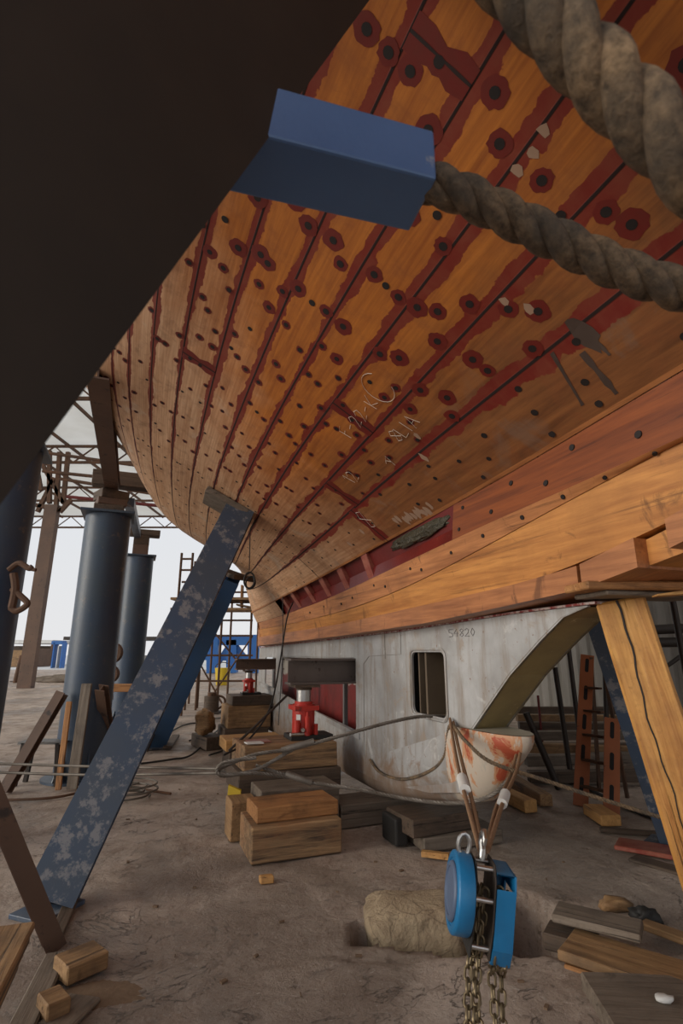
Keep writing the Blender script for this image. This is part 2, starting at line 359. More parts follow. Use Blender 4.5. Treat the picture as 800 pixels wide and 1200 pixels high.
for x in range(-28,12,3): mb.bar((x,RY0,RZ-.1),(x,RY1,RZ-.1),.1,.16)
tag(mb.build('trim_7',M['rust']),kind='structure')
# ---------------------------------------------------------------- the wooden hull
SO=np.array([[130,160,190,352,566,799,1018,1201,1369,1532,1693,1853,2011,2167,2322,2476],[130,160,190,292,530,778,1007,1195,1384,1566,1740,1904,2063,2217,2367,2516],[131,160,190,240,505,763,997,1197,1399,1598,1782,1952,2111,2262,2408,2552],[131,160,189,198,490,755,989,1205,1415,1628,1821,1996,2155,2303,2444,2583],[130,161,188,168,485,753,991,1219,1430,1654,1854,2035,2193,2337,2474,2608],[128,161,188,151,489,756,1003,1235,1446,1674,1882,2067,2226,2365,2497,2626],[129,160,189,152,500,763,1022,1251,1460,1688,1902,2092,2251,2385,2511,2634],[130,159,189,171,514,775,1042,1266,1474,1696,1914,2106,2267,2394,2515,2631],[131,159,189,200,527,787,1055,1277,1485,1699,1917,2109,2271,2393,2506,2613],[131,160,190,235,537,796,1059,1281,1491,1697,1909,2101,2262,2379,2482,2579],[130,160,190,267,543,800,1053,1276,1488,1689,1890,2080,2237,2349,2442,2528],[130,160,190,294,547,797,1039,1259,1471,1671,1861,2046,2195,2301,2383,2457],[130,160,190,314,546,785,1014,1231,1441,1640,1820,1996,2135,2232,2304,2367],[130,160,190,327,541,764,980,1190,1394,1591,1764,1929,2054,2142,2205,2258],[130,160,190,331,528,734,937,1137,1332,1522,1689,1840,1951,2031,2087,2133],[130,160,190,328,509,697,885,1072,1256,1434,1591,1727,1828,1900,1952,1993],[130,160,190,319,483,653,824,995,1164,1327,1473,1594,1686,1753,1802,1842],[130,160,190,304,451,603,755,909,1060,1205,1336,1443,1527,1591,1640,1682],[130,160,190,287,415,546,679,813,945,1070,1184,1279,1356,1417,1468,1514],[130,160,190,268,374,485,597,709,820,925,1021,1104,1175,1235,1289,1339],[130,160,190,248,331,420,509,599,686,770,849,921,986,1046,1102,1157],[130,160,190,227,286,351,417,482,547,610,671,732,791,851,910,970],[130,160,190,206,239,280,320,361,402,444,488,538,592,651,713,777],[130,160,190,185,190,205,220,235,252,272,301,340,389,448,513,580]],float)/1000; SZ=np.array([[2425,2302,2272,2438,2703,2866,3014,3125,3211,3285,3352,3415,3475,3534,3591,3648],[2249,2262,2227,2432,2685,2856,3006,3121,3225,3312,3383,3442,3493,3538,3578,3617],[2089,2216,2187,2421,2666,2842,2990,3113,3230,3329,3406,3463,3505,3537,3563,3587],[1949,2164,2152,2405,2646,2822,2966,3100,3227,3337,3419,3475,3511,3533,3547,3559],[1832,2104,2122,2384,2625,2795,2939,3080,3213,3334,3422,3478,3509,3523,3529,3532],[1745,2037,2096,2355,2598,2758,2907,3051,3186,3316,3410,3470,3498,3507,3508,3507],[1694,1964,2071,2321,2563,2713,2868,3010,3145,3281,3382,3448,3475,3484,3485,3486],[1670,1895,2041,2281,2519,2662,2821,2958,3092,3230,3337,3410,3441,3454,3461,3467],[1659,1837,2008,2238,2468,2610,2767,2899,3031,3164,3275,3355,3394,3417,3435,3453],[1650,1793,1973,2195,2415,2558,2709,2838,2964,3089,3200,3285,3337,3374,3409,3444],[1639,1763,1941,2152,2365,2508,2650,2775,2896,3011,3119,3207,3273,3329,3384,3440],[1627,1742,1912,2113,2321,2462,2595,2715,2829,2936,3038,3128,3208,3285,3363,3442],[1615,1729,1889,2081,2286,2420,2545,2660,2766,2866,2963,3055,3148,3245,3346,3449],[1606,1721,1871,2055,2259,2384,2502,2611,2712,2806,2899,2993,3099,3213,3335,3460],[1598,1716,1856,2034,2237,2355,2466,2570,2667,2759,2850,2948,3063,3192,3331,3476],[1593,1713,1843,2017,2220,2331,2438,2539,2634,2725,2818,2921,3043,3183,3334,3493],[1591,1711,1833,2003,2205,2313,2417,2517,2613,2706,2803,2912,3040,3185,3344,3510],[1590,1711,1825,1992,2192,2300,2404,2505,2603,2701,2804,2918,3050,3198,3359,3528],[1592,1711,1821,1985,2181,2290,2397,2501,2604,2708,2817,2938,3072,3220,3379,3545],[1594,1712,1819,1980,2171,2285,2396,2506,2615,2726,2843,2968,3103,3250,3405,3564],[1598,1713,1821,1979,2162,2282,2400,2516,2634,2753,2877,3007,3143,3286,3434,3585],[1602,1714,1825,1980,2153,2281,2407,2533,2659,2787,2918,3052,3188,3326,3467,3608],[1607,1716,1832,1982,2145,2282,2418,2554,2691,2828,2966,3103,3238,3371,3503,3633],[1612,1718,1841,1987,2138,2285,2432,2580,2728,2875,3019,3158,3292,3419,3541,3660]],float)/1000
s_=np.arange(-2.5,9.01,.5)
G=4 # extra girth rows
def extend():
    O=SO.copy(); Z=SZ.copy(); NS=len(s_)
    for i in range(NS):
        w=max(0,min(1,(2.0-s_[i])/1.2))
        ang=math.atan2(Z[i,10]-Z[i,9],O[i,10]-O[i,9])
        po,pz=O[i,11],Z[i,11]
        for g in range(12,16):
            ang+=R_(12); po+=.19*math.cos(ang); pz+=.19*math.sin(ang)
            O[i,g]=O[i,g]*(1-w)+po*w; Z[i,g]=Z[i,g]*(1-w)+pz*w
    # stern: bottom sweeps up beyond s=4.6, deadwood stays
    for i in range(NS):
        for g in range(16):
            gg=g+1; wt=max(0,min(1,(gg-4.2)/3.))
            e=max(0,s_[i]-4.3); Z[i,g]+=RISE*wt*e*e; O[i,g]*=1
    ex=[];ez=[]
    do=O[:,15]-O[:,14]; dz=Z[:,15]-Z[:,14]; po=O[:,15].copy(); pz=Z[:,15].copy(); a=np.arctan2(dz,do)
    for k_ in range(6):
        a=np.minimum(a+R_(9),R_(88)); po=po+.25*np.cos(a); pz=pz+.25*np.sin(a); ex.append(po);ez.append(pz)
    O=np.concatenate([O,np.array(ex).T],1); Z=np.concatenate([Z,np.array(ez).T],1)
    return O,Z
HO,HZ=extend(); HG=HO.shape[1]   # column c -> seam g=c+1
def hs(s,g):
    """(offset, height) of the hull at station s and girth seam g"""
    x=(s+2.5)/.5; x0=max(0,min(len(s_)-1.0001,x)); i=int(x0); t=x0-i
    y=max(0,min(HG-1.0001,g-1)); j=int(y); r=y-j
    def cr(A,j):
        n=len(s_)-1; a,b,c,d=A[max(i-1,0),j],A[i,j],A[min(i+1,n),j],A[min(i+2,n),j]
        return .5*((2*b)+(c-a)*t+(2*a-5*b+4*c-d)*t*t+(3*b-a-3*c+d)*t**3)
    o=cr(HO,j)*(1-r)+cr(HO,j+1)*r; z=cr(HZ,j)*(1-r)+cr(HZ,j+1)*r
    if 4<=j<HG-2 and False: pass
    return o,z
CEN=-.12
def hp(s,g,off=0.,side=1):
    o,z=hs(s,g); p=kp(s,o if side>0 else 2*CEN-o,z)
    if off:
        n=hn(s,g,side); p=p+n*off
    return p
def hn(s,g,side=1):
    e=.05; a=hp(s+e,g,0,side)-hp(s-e,g,0,side); b=hp(s,min(g+.3,HG-.01),0,side)-hp(s,max(g-.3,1.01),0,side)
    n=a.cross(b).normalized()
    out=kp(0,1 if side>0 else -1,0)-kp(0,0,0)
    return n if n.dot(out-Vector((0,0,.5)))>0 else -n
SLOT=(.86,5.0)
SMIN,SMAX=-4.5,8.5
# planking material: uv = (metres along, seam number)
k=NT('hull_planking'); uv=k.n('UVMap',uv_map='plank').outputs[0]; sp=k.n('SeparateXYZ'); k.l(uv,sp.inputs[0]); U,Vv=sp.outputs[0],sp.outputs[1]
pl=k.math('FLOOR',Vv); fr=k.math('FRACT',Vv); dist=k.math('MINIMUM',fr,k.math('SUBTRACT',1.,fr))
wn=k.n('TexWhiteNoise',noise_dimensions='1D'); k.l(k.math('MULTIPLY',pl,1.37),wn.inputs['W']); rnd=wn.outputs['Value']
cx=k.n('CombineXYZ'); k.l(k.math('ADD',U,k.math('MULTIPLY',rnd,40.)),cx.inputs[0]); k.l(k.math('MULTIPLY',Vv,.2),cx.inputs[1]); k.l(k.math('MULTIPLY',rnd,9.),cx.inputs[2]); W=cx.outputs[0]
gr=k.noise(k.mapping(W,(1.3,22,1)),1.,6,.6,.9); gr2=k.noise(k.mapping(W,(4,85,1)),1.,4,.65); wf=k.n('TexWave',wave_type='BANDS',bands_direction='Y'); wf.inputs['Scale'].default_value=16; wf.inputs['Distortion'].default_value=3.; wf.inputs['Detail'].default_value=3; wf.inputs['Detail Scale'].default_value=.6; k.l(k.mapping(W,(.35,1,1)),wf.inputs['Vector'])
bl=k.noise(W,3.2,7,.65,.4); bl2=k.noise(W,9,6,.7,.5); big=k.noise(W,.9,4,.5)
gmix=k.math('ADD',k.math('MULTIPLY',gr,.6),k.math('MULTIPLY',gr2,.4))
fresh=k.mix(k.ramp(gmix,.36,.64),HFRESH1,HFRESH2)
aged=k.mix(k.ramp(gmix,.36,.64),HAGED1,HAGED2)
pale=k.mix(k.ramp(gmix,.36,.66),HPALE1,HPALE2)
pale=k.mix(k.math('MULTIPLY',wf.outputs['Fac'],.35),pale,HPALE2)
# weathered patches on the lower planks, bleached wood and painted-in daylight towards the stern and the turn of the bilge
lowf=k.ramp(k.math('ADD',Vv,k.math('MULTIPLY',bl,3.)),8.6,6.6)
c=k.mix(lowf,fresh,aged)
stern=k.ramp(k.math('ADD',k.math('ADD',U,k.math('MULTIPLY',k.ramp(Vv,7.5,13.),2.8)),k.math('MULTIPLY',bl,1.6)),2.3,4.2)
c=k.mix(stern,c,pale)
c=k.mix(k.math('MULTIPLY',k.ramp(bl2,.5,.75),.55),c,k.mix(stern,HDARK,(.16,.075,.038)))
c=k.mix(k.math('MULTIPLY',k.math('MULTIPLY',k.ramp(bl,.56,.66),.6),lowf),c,(.20,.12,.08))
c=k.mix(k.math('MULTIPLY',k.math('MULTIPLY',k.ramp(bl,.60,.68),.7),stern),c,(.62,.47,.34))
c=k.mix(k.math('MULTIPLY',k.ramp(rnd,.2,1.),.18),c,(.12,.05,.02))
# red primer brushed along the seams
en=k.noise(k.mapping(W,(7,9,1)),1.,5,.6,.3); e2=k.noise(k.mapping(W,(1.1,2,1)),1.,3,.5)
wd_=k.math('ADD',k.math('ADD',.035,k.math('MULTIPLY',k.ramp(U,.8,-.4),.06)),k.math('ADD',k.math('MULTIPLY',k.ramp(en,.35,.75),.15),k.math('MULTIPLY',k.ramp(e2,.35,.65),.07)))
wd_=k.math('MULTIPLY',wd_,k.ramp(k.math('SUBTRACT',U,k.math('MULTIPLY',k.ramp(Vv,10.5,7.),1.)),4.2,1.2))
stripe=k.ramp(k.math('SUBTRACT',wd_,dist),0.,.012)
stripe=k.math('MULTIPLY',stripe,k.ramp(Vv,4.5,4.8))
c=k.mix(k.math('MULTIPLY',stripe,.93),c,k.mix(k.ramp(bl2,.4,.7),HRED,(.20,.035,.018)))
seam=k.ramp(dist,.030,.016); c=k.mix(seam,c,(.018,.008,.006))
h=k.math('ADD',k.math('MULTIPLY',gmix,.35),k.math('MULTIPLY',seam,-.35))
M['planking']=k.out(c,k.math('ADD',k.math('MULTIPLY',seam,.4),k.math('ADD',.42,k.math('MULTIPLY',bl2,.35))),0,h,.5,.006)
k=NT('bung_hole_dark'); M['hole']=k.out((.010,.006,.005),.7)
k=NT('red_primer_halo'); co=k.coord(); M['halo']=k.out(k.mix(k.noise(co,25,4),HRED,(.12,.018,.010)),.5)
k=NT('butt_seam'); M['butt']=k.out((.018,.008,.006),.7)
HB=kp(2,CEN,1.45)
hull=thing('wooden_boat_hull','large wooden boat hull with orange planking and red primer seams above the white keel','boat',HB)
def planking(name,side):
    mb=MB(); uvs=[]
    du=.1; gstep=.25; NSs=int(round((SMAX-SMIN)/du)); gs=[4+gstep*i for i in range(int((HG-4)/gstep)+1)]
    if gs[-1]>HG: gs.pop()
    idx={}
    def v(i,g):
        if (i,g) not in idx:
            s=SMIN+du*i; idx[(i,g)]=len(mb.v); mb.v.append(hp(s,g,0,side)); uvs.append((s,g))
        return idx[(i,g)]
    rows=[(g,gs[j+1]) for j,g in enumerate(gs[:-1])]
    for i in range(NSs):
        for a,b in rows:
            if SMIN+du*i>6.69 and a<6: continue
            mb.f.append([v(i,a),v(i+1,a),v(i+1,b),v(i,b)]); mb.m.append(0)
        s0=SMIN+du*i
        if (s0>=SLOT[1]-.01 or side<0) and s0<6.69:
            for q in range(4):
                a,b=3+q*.25,3+(q+1)*.25
                mb.f.append([v(i,a),v(i+1,a),v(i+1,b),v(i,b)]); mb.m.append(0)
    def surfpt(s,g,r,a,off): # disc points on the surface in metric coords
        e=.03; T=(hp(s+e,g,0,side)-hp(s-e,g,0,side)).normalized(); n=hn(s,g,side); B=n.cross(T)
        return hp(s,g,off,side)+T*math.cos(a)*r+B*math.sin(a)*r
    def disc(s,g,r,off,m,irr=0,n=10):
        b=len(mb.v); e=.03; T=(hp(s+e,g,0,side)-hp(s-e,g,0,side)).normalized(); nv=hn(s,g,side); B=nv.cross(T); c=hp(s,g,off,side)
        for q in range(n):
            a=2*math.pi*q/n; rr=r*(1+irr*random.uniform(-1,1)); mb.v.append(c+T*math.cos(a)*rr+B*math.sin(a)*rr); uvs.append((s,g))
        mb.f.append([b+q for q in range(n)]); mb.m.append(m)
    if side>0:
        frames=[-2.6,-1.95,-1.42,-.87,-.45,-.1,.25,.50,.85,1.1,1.4,1.75,2.1,2.45,2.8,3.15,3.5,3.85,4.2,4.6]
        for fi,fs_ in enumerate(frames):
            for g in range(4,18):
                for q in ((.2,.55,.8),(.3,.68),(.18,.5,.82))[(fi+g)%3]:
                    s=fs_+random.uniform(-.07,.07)+(.05 if q<.5 else -.05); gg=g+q+random.uniform(-.07,.07)
                    if random.random()<(.08 if g<11 else .25): continue
                    r=.019 if s<.3 else (.0155 if s<1.4 else .012)
                    if s<2.6 and g>=5 and random.random()<.85: disc(s,gg,r*random.uniform(2.,2.9)*(1 if s<.5 else .75),.0012,2,.10,20)
                    disc(s,gg,r,.0024,1)
        # plank butts
        for s,g in ((.80,6),(1.62,5),(1.75,4),(1.32,10),(3.2,4),(-.95,8),(-1.5,11)):
            for off,w,m in ((.001,.05,2),(.0022,.005,3)):
                if s>3 and m==2: continue
                b=len(mb.v)
                for gq in (0,.25,.5,.75,1):
                    for sg in (-1,1): mb.v.append(hp(s+sg*w*(1+.3*math.sin(gq*9)),g+gq,off,side)); uvs.append((s,g))
                for q in range(4): mb.f.append([b+2*q,b+2*q+1,b+2*q+3,b+2*q+2]); mb.m.append(m)
    me=bpy.data.meshes.new(name); me.from_pydata([tuple(p-HB) for p in mb.v],[],mb.f)
    for i,mm in enumerate(mb.m): me.polygons[i].material_index=mm
    ul=me.uv_layers.new(name='plank')
    for l in me.loops: ul.data[l.index].uv=uvs[l.vertex_index]
    me.shade_smooth()
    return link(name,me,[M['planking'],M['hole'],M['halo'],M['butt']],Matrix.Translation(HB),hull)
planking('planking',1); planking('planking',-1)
# keel timber (seam 1 to 2) and the shoe under it
def lerp1(x,xs,ys): return float(np.interp(x,xs,ys))
def loft(name,mat,secf,s0,s1,ds,parent,smooth=True):
    mb=MB(); n=int(round((s1-s0)/ds)); L=None
    for i in range(n+1):
        s=s0+(s1-s0)*i/n; q=secf(s); L=len(q); mb.v+=q
    for i in range(n):
        for k_ in range(L): mb.f.append([i*L+k_,i*L+(k_+1)%L,(i+1)*L+(k_+1)%L,(i+1)*L+k_]); mb.m.append(0)
    mb.f.append(list(range(L))[::-1]); mb.f.append([n*L+k_ for k_ in range(L)]); mb.m+=[0,0]
    return mb.build(name,mat,parent,smooth)
def uvwood(name,c1,c2,rough=.5,marks=True):
    k=NT(name); geo=k.n('NewGeometry'); v=k.mapping(geo.outputs['Position'],(1,1,1)); mp=k.n('Mapping'); mp.inputs['Rotation'].default_value=(0,0,-YAW); k.l(geo.outputs['Position'],mp.inputs[0]); v=mp.outputs[0]
    g=k.noise(k.mapping(v,(1.2,16,18)),1.,6,.6,.6); g2=k.noise(k.mapping(v,(4,60,60)),1.,5,.6); b=k.noise(v,2.5,6,.6); w=k.noise(k.mapping(v,(6,3,3)),1.,6,.65,1.)
    f=k.math('ADD',k.math('MULTIPLY',g,.65),k.math('MULTIPLY',g2,.35))
    c=k.mix(k.ramp(f,.36,.64),c1,c2); 
    sc_=k.noise(k.mapping(v,(.7,30,34)),1.,7,.7,.3); c=k.mix(k.math('MULTIPLY',k.ramp(sc_,.58,.66),.6),c,tuple(x*.35 for x in c2))
    if marks: c=k.mix(k.math('MULTIPLY',k.ramp(w,.58,.66),.7),c,tuple(x*.4 for x in c2)); c=k.mix(k.math('MULTIPLY',k.ramp(b,.5,.7),.35),c,tuple(x*.6 for x in c2))
    return k.out(c,rough,0,f,.35,.005)
M['keelwood']=uvwood('keel_timber_wood',KW1,KW2)
M['shoewood']=uvwood('keel_shoe_wood',(.50,.20,.07),(.26,.09,.03),.5)
M['mahog']=uvwood('mahogany_plank',(.26,.065,.012),(.13,.028,.006),.55,False)
M['batten']=uvwood('batten_wood',(.54,.22,.075),(.28,.10,.032),.55)
def sec_keel(s):
    o1,z1=hs(s,1); o2,z2=hs(s,2); z1-=.0
    return [kp(s,o1,z1),kp(s,o2,z2),kp(s,2*CEN-o2,z2),kp(s,2*CEN-o1,z1)]
loft('keel_timber',M['keelwood'],sec_keel,-4.4,6.7,.15,hull)
k0s=[-4.4,-.64,-.13,.35,1.27,2.92,6.62]; k0z=[2.9,1.72,1.63,1.60,1.55,1.51,1.46]
k1s=[-4.4,-.67,-.47,-.1,.34,1.26,2.92,6.65]; k1z=[3.05,1.86,1.81,1.73,1.70,1.67,1.62,1.59]
def shoe(s): a=lerp1(s,k0s,k0z); b=lerp1(s,k1s,k1z)+.004; return [kp(s,.17,a),kp(s,.17,b),kp(s,.17+2*(CEN-.17),b),kp(s,.17+2*(CEN-.17),a)]
loft('keel_shoe',M['shoewood'],shoe,-.12,6.62,.12,hull)
loft('keel_shoe',M['shoewood'],shoe,-.44,-.14,.04,hull)
def shoe2(s): a=lerp1(s,k0s,k0z); b=lerp1(s,k1s,k1z)+.004; return [kp(s,.185,a+.02),kp(s,.185,b),kp(s,.185+2*(CEN-.185),b),kp(s,.185+2*(CEN-.185),a+.02)]
loft('keel_shoe',M['shoewood'],shoe2,-4.4,-.60,.12,hull)
def recess(s): a=lerp1(s,k0s,k0z)+.012; b=lerp1(s,k1s,k1z); return [kp(s,.10,a),kp(s,.10,b),kp(s,-.34,b),kp(s,-.34,a)]
loft('keel_scarf',M['keelwood'],recess,-.62,-.43,.04,hull)
def band(g0,g1,t,wav=0):
    def f(s):
        q=[]
        for g,off in ((g0,0),((g0+g1)/2,0),(g1,0),(g1,-t),((g0+g1)/2,-t),(g0,-t)):
            w=wav*math.sin(s*5.1+g)*.5*(1 if s>1.8 else 0)
            q.append(hp(s,g,off+.006+w))
        return q
    return f
def cap_(n): return n
for sd in (1,):
    loft('batten',M['batten'],band(2.02,3.0,.05,.006),-4.4,6.6,.1,hull)
    loft('plank',M['mahog'],band(3.0,3.98,.04),-4.4,SLOT[0],.1,hull)
mb=MB()   # starboard strakes 2-4 close the other side
n=60
for i in range(n+1):
    s=-4.4+11*i/n
    mb.v+=[hp(s,2,0,-1),hp(s,3,0,-1)]
for i in range(n): mb.f.append([2*i,2*i+2,2*i+3,2*i+1]); mb.m.append(0)
mb.build('batten',M['batten'],hull)
# inside of the open strake: primed lining, ledge and ribs
def inner(g0,g1,off):
    def f(s): return [hp(s,g0,-off),hp(s,g1,-off),hp(s,g1,-off-.03),hp(s,g0,-off-.03)]
    return f
loft('inner_lining',M['primer_red'],inner(2.8,4.25,.09),SLOT[0]-.05,SLOT[1]+.1,.1,hull)
def ledge(s): return [hp(s,2.95,-.02),hp(s,3.42,-.045),hp(s,3.42,-.10),hp(s,2.95,-.10)]
k=NT('primer_pink'); co=k.coord(); a=k.noise(co,12,6,.7); M['pink']=k.out(k.mix(k.ramp(a,.4,.7),(.24,.05,.035),(.36,.14,.09)),.35)
M['ledge']=paintmat('shiny_primer_red',(.17,.012,.008),(.11,.008,.006),(.40,.22,.16),.45,.3,0,9)
loft('ledge',M['ledge'],ledge,SLOT[0]-.02,SLOT[1],.1,hull)
for s in (4.75,4.3,3.75,3.25,2.75,2.2):
    mb=MB(); w=.055
    mb.add([hp(s-w,2.9,-.03),hp(s+w,2.9,-.03),hp(s+w,4.1,-.03),hp(s-w,4.1,-.03),hp(s-w,2.9,-.1),hp(s+w,2.9,-.1),hp(s+w,4.1,-.1),hp(s-w,4.1,-.1)],[(0,1,2,3),(7,6,5,4),(0,4,5,1),(1,5,6,2),(2,6,7,3),(3,7,4,0)])
    mb.build('rib',M['pink'],hull,False,.004)
for s,g0,g1 in ((SLOT[0],3,4),(SLOT[1],3,4)): pass
# edge of the strake above the slot
def lip(s): return [hp(s,4.0,.001),hp(s,4.06,.001),hp(s,4.06,-.04),hp(s,4.0,-.04)]
loft('plank_edge',M['batten'],lip,-4.4,6.8,.1,hull)
# deck, transom and rail
mb=MB(); n=40
for i in range(n+1):
    s=SMIN+(SMAX-SMIN)*i/n; mb.v+=[hp(s,HG-.001,0,1),hp(s,HG-.001,0,-1)]
for i in range(n): mb.f.append([2*i,2*i+2,2*i+3,2*i+1]); mb.m.append(0)
mb.build('deck',M['timber'],hull)
for s in (SMIN,SMAX):
    gs=[(1 if s<0 else 6)+.5*i for i in range(int((HG-(1 if s<0 else 6))*2))]+[HG-.001]
    mb=MB(); mb.v=[hp(s,g,0,1) for g in gs]+[hp(s,g,0,-1) for g in gs[::-1]]; mb.f=[list(range(len(mb.v)))]; mb.m=[0]
    mb.build('transom' if s>0 else 'bow_bulkhead',M['batten'],hull)
mb=MB(); gs=[1+.5*i for i in range(11)]; mb.v=[hp(6.71,g,0,1) for g in gs]+[hp(6.71,g,0,-1) for g in gs[::-1]]; mb.f=[list(range(len(mb.v)))]; mb.m=[0]; mb.build('stern_bulkhead',M['batten'],hull)
mb=MB()
for i in range(19): mb.v+=[hp(6.7+.1*i,6,0,1),hp(6.7+.1*i,6,0,-1)]
for i in range(18): mb.f.append([2*i,2*i+2,2*i+3,2*i+1]); mb.m.append(0)
mb.build('counter_bottom',M['batten'],hull)
# sternpost
mb=MB(); mb.obox(kp(6.75,CEN,1.95),(kp(.07,0,0)-kp(0,0,0)),(kp(0,.27,0)-kp(0,0,0)),Vector((0,0,.5))); mb.build('sternpost',M['batten'],hull,False,.01)
# ---------------------------------------------------------------- steel fin keel
FB=kp(3,CEN,.18)
fin=thing('steel_fin_keel','weathered white steel fin keel with cutouts and raked olive leading edge under the hull','keel',FB)
def holeplate(name,outer,holes,o,th,mat,parent):
    bm=bmesh.new(); 
    for lp in [outer]+holes:
        vs=[bm.verts.new(kp(s,o,z)) for s,z in lp]
        for i in range(len(vs)): bm.edges.new((vs[i],vs[(i+1)%len(vs)]))
    bmesh.ops.triangle_fill(bm,use_beauty=True,use_dissolve=False,edges=bm.edges[:])
    bmesh.ops.recalc_face_normals(bm,faces=bm.faces)
    for v in bm.verts: v.co-=FB
    me=bpy.data.meshes.new(name); bm.to_mesh(me); bm.free()
    ob=link(name,me,mat,Matrix.Translation(FB),parent); m=ob.modifiers.new('s','SOLIDIFY'); m.thickness=th; m.offset=0; return ob
def rrect(s0,s1,z0,z1,r,n=5,z0b=None):
    P=[]
    zb=z0 if z0b is None else z0b
    for cs,cz,a0 in ((s1-r,z1-r,0),(s0+r,z1-r,90),(s0+r,z0+r,180),(s1-r,zb+r,270)):
        for i in range(n): a=R_(a0+90*i/(n-1)); P.append((cs+r*math.cos(a),cz+r*math.sin(a)))
    return P
LE=[(0.0,1.565),(.16,1.525),(.34,1.415),(.62,1.225),(.89,1.0),(1.13,.80)]
outer=[(7.3,1.43),(5,1.465),(3.36,1.49),(2,1.515),(.57,1.565),(0,1.572)]+LE[0:]+[(1.15,.5),(1.6,.40),(2.5,.30),(7.3,.30)]
winh=rrect(1.33,1.81,.915,1.355,.05)
cutA=rrect(2.95,5.75,.64,1.29,.03,3,.77); cutB=rrect(6.1,6.8,.83,1.28,.03,3,.87)
holeplate('side_plate',outer,[winh,cutA,cutB],0,.018,M['fin'],fin)
holeplate('side_plate',outer,[],2*CEN,.018,M['fin'],fin)
mb=MB()
for (a,b),(c_,d_) in zip(LE,LE[1:]):
    mb.add([kp(a,.012,b),kp(c_,.012,d_),kp(c_,2*CEN-.012,d_),kp(a,2*CEN-.012,b)],[(0,1,2,3)])
    mb.add([kp(a+.02,.012,b+.0),kp(c_+.02,.012,d_),kp(c_+.02,2*CEN-.012,d_),kp(a+.02,2*CEN-.012,b)],[(3,2,1,0)])
mb.build('leading_edge',M['olive'],fin,False)
def topf(s): z=float(np.interp(s,[0,.57,2,3.36,5,7.3],[1.575,1.567,1.517,1.492,1.467,1.432])); return [kp(s,.02,z),kp(s,.02,z+.012),kp(s,2*CEN-.02,z+.012),kp(s,2*CEN-.02,z)]
k=NT('red_edged_steel'); co=k.coord(); a=k.noise(co,26,6,.7); M['rededge']=k.out(k.mix(k.ramp(a,.45,.55),(.22,.02,.018),(.5,.4,.36)),.5)
loft('top_flange',M['rededge'],topf,-.06,7.3,.2,fin,False)
# ballast bulb: rounded lower body and canoe nose
def bulb(s):
    b=float(np.interp(s,[.66,.69,.76,.84,.95,1.07,1.3,1.58,2.1,2.55,7.3],[.86,.80,.74,.67,.54,.455,.39,.34,.24,.18,.18]))
    t=float(np.interp(s,[.66,1.2,1.4,2.5,7.3],[.885,.885,.80,.62,.62])) if s<1.4 else float(np.interp(s,[1.4,2.5,7.3],[.80,.5,.5]))
    w=float(np.interp(s,[.66,.68,.72,.8,.95,1.15,1.4,1.8,2.5,7.3],[.012,.05,.085,.125,.155,.16,.155,.145,.128,.125])); ex=float(np.interp(s,[.66,1.3,2.2],[1.25,.9,.6])); ez=float(np.interp(s,[.66,1.3,2.2],[1.,.85,.75]))
    P=[]; n=9; HB_=float(np.interp(s,[.66,1.2,2.2],[.95,.85,.45]))
    P.append(kp(s,CEN+w*.96,t)); 
    for i in range(n+1):
        a=math.pi*i/n; cx=math.cos(a); sz=math.sin(a)
        P.append(kp(s,CEN+w*math.copysign(abs(cx)**ex,cx),(b+(t-b)*HB_)-(t-b)*HB_*abs(sz)**ez))
    P.append(kp(s,CEN-w*.96,t)); return P
loft('ballast_bulb',M['fin'],bulb,1.32,7.3,.12,fin)
loft('bulb_nose',M['nose'],bulb,.66,1.33,.03,fin)
mb=MB(); P=[bulb(s) for s in np.arange(.665,1.22,.03)]; mb.add([p[0]+Vector((0,0,.004)) for p in P]+[p[-1]+Vector((0,0,.004)) for p in P[::-1]],[list(range(2*len(P)))])
M['nosetop']=paintmat('nose_top_plate',(.44,.40,.31),(.36,.32,.25),(.25,.12,.07),.42,.5); mb.build('nose_top',M['nosetop'],fin)
# window frame, folded rim
mb=MB(); q=rrect(1.31,1.83,.895,1.375,.06); mb.tube([kp(s,.012,z) for s,z in q],.011,6,closed=True); mb.build('window_frame',M['fin'],fin,True)
mb=MB(); mb.obox(kp(1.64,-.1,1.13),kp(.012,0,0)-kp(0,0,0),kp(0,.08,0)-kp(0,0,0),Vector((0,0,.22))); mb.obox(kp(1.745,-.1,1.13),kp(.008,0,0)-kp(0,0,0),kp(0,.08,0)-kp(0,0,0),Vector((0,0,.22)))
M['brownpanel']=paintmat('brown_panel',(.10,.07,.045),(.15,.11,.07),(.05,.03,.02),.45,.6); mb.build('stiffener',M['brownpanel'],fin)
mb=MB(); mb.obox(kp(1.6,2*CEN+.03,1.13),kp(.5,0,0)-kp(0,0,0),kp(0,.008,0)-kp(0,0,0),Vector((0,0,.3))); mb.build('back_panel',M['brownpanel'],fin)
k=NT('cavity_lining'); geo=k.n('NewGeometry'); sp=k.n('SeparateXYZ'); k.l(geo.outputs['Position'],sp.inputs[0]); nz=k.noise(k.mapping(geo.outputs['Position'],(9,9,5)),1.,5,.7)
hgt=k.math('ADD',sp.outputs['Z'],k.math('MULTIPLY',nz,.22)); M['cavity']=k.out(k.mix(k.ramp(hgt,1.14,1.15),k.mix(k.ramp(nz,.4,.6),(.20,.016,.012),(.12,.014,.01)),(.42,.38,.33)),.5)
mb=MB(); mb.obox(kp(4.6,2*CEN+.05,.95),kp(2.4,0,0)-kp(0,0,0),kp(0,.006,0)-kp(0,0,0),Vector((0,0,.40))); mb.build('cavity_lining',M['cavity'],fin)
for s in (3.33,4.6): 
    mb=MB(); mb.obox(kp(s,-.03,.97),kp(.02,0,0)-kp(0,0,0),kp(0,.02,0)-kp(0,0,0),Vector((0,0,.34))); mb.build('stiffener',M['grey_steel'],fin)
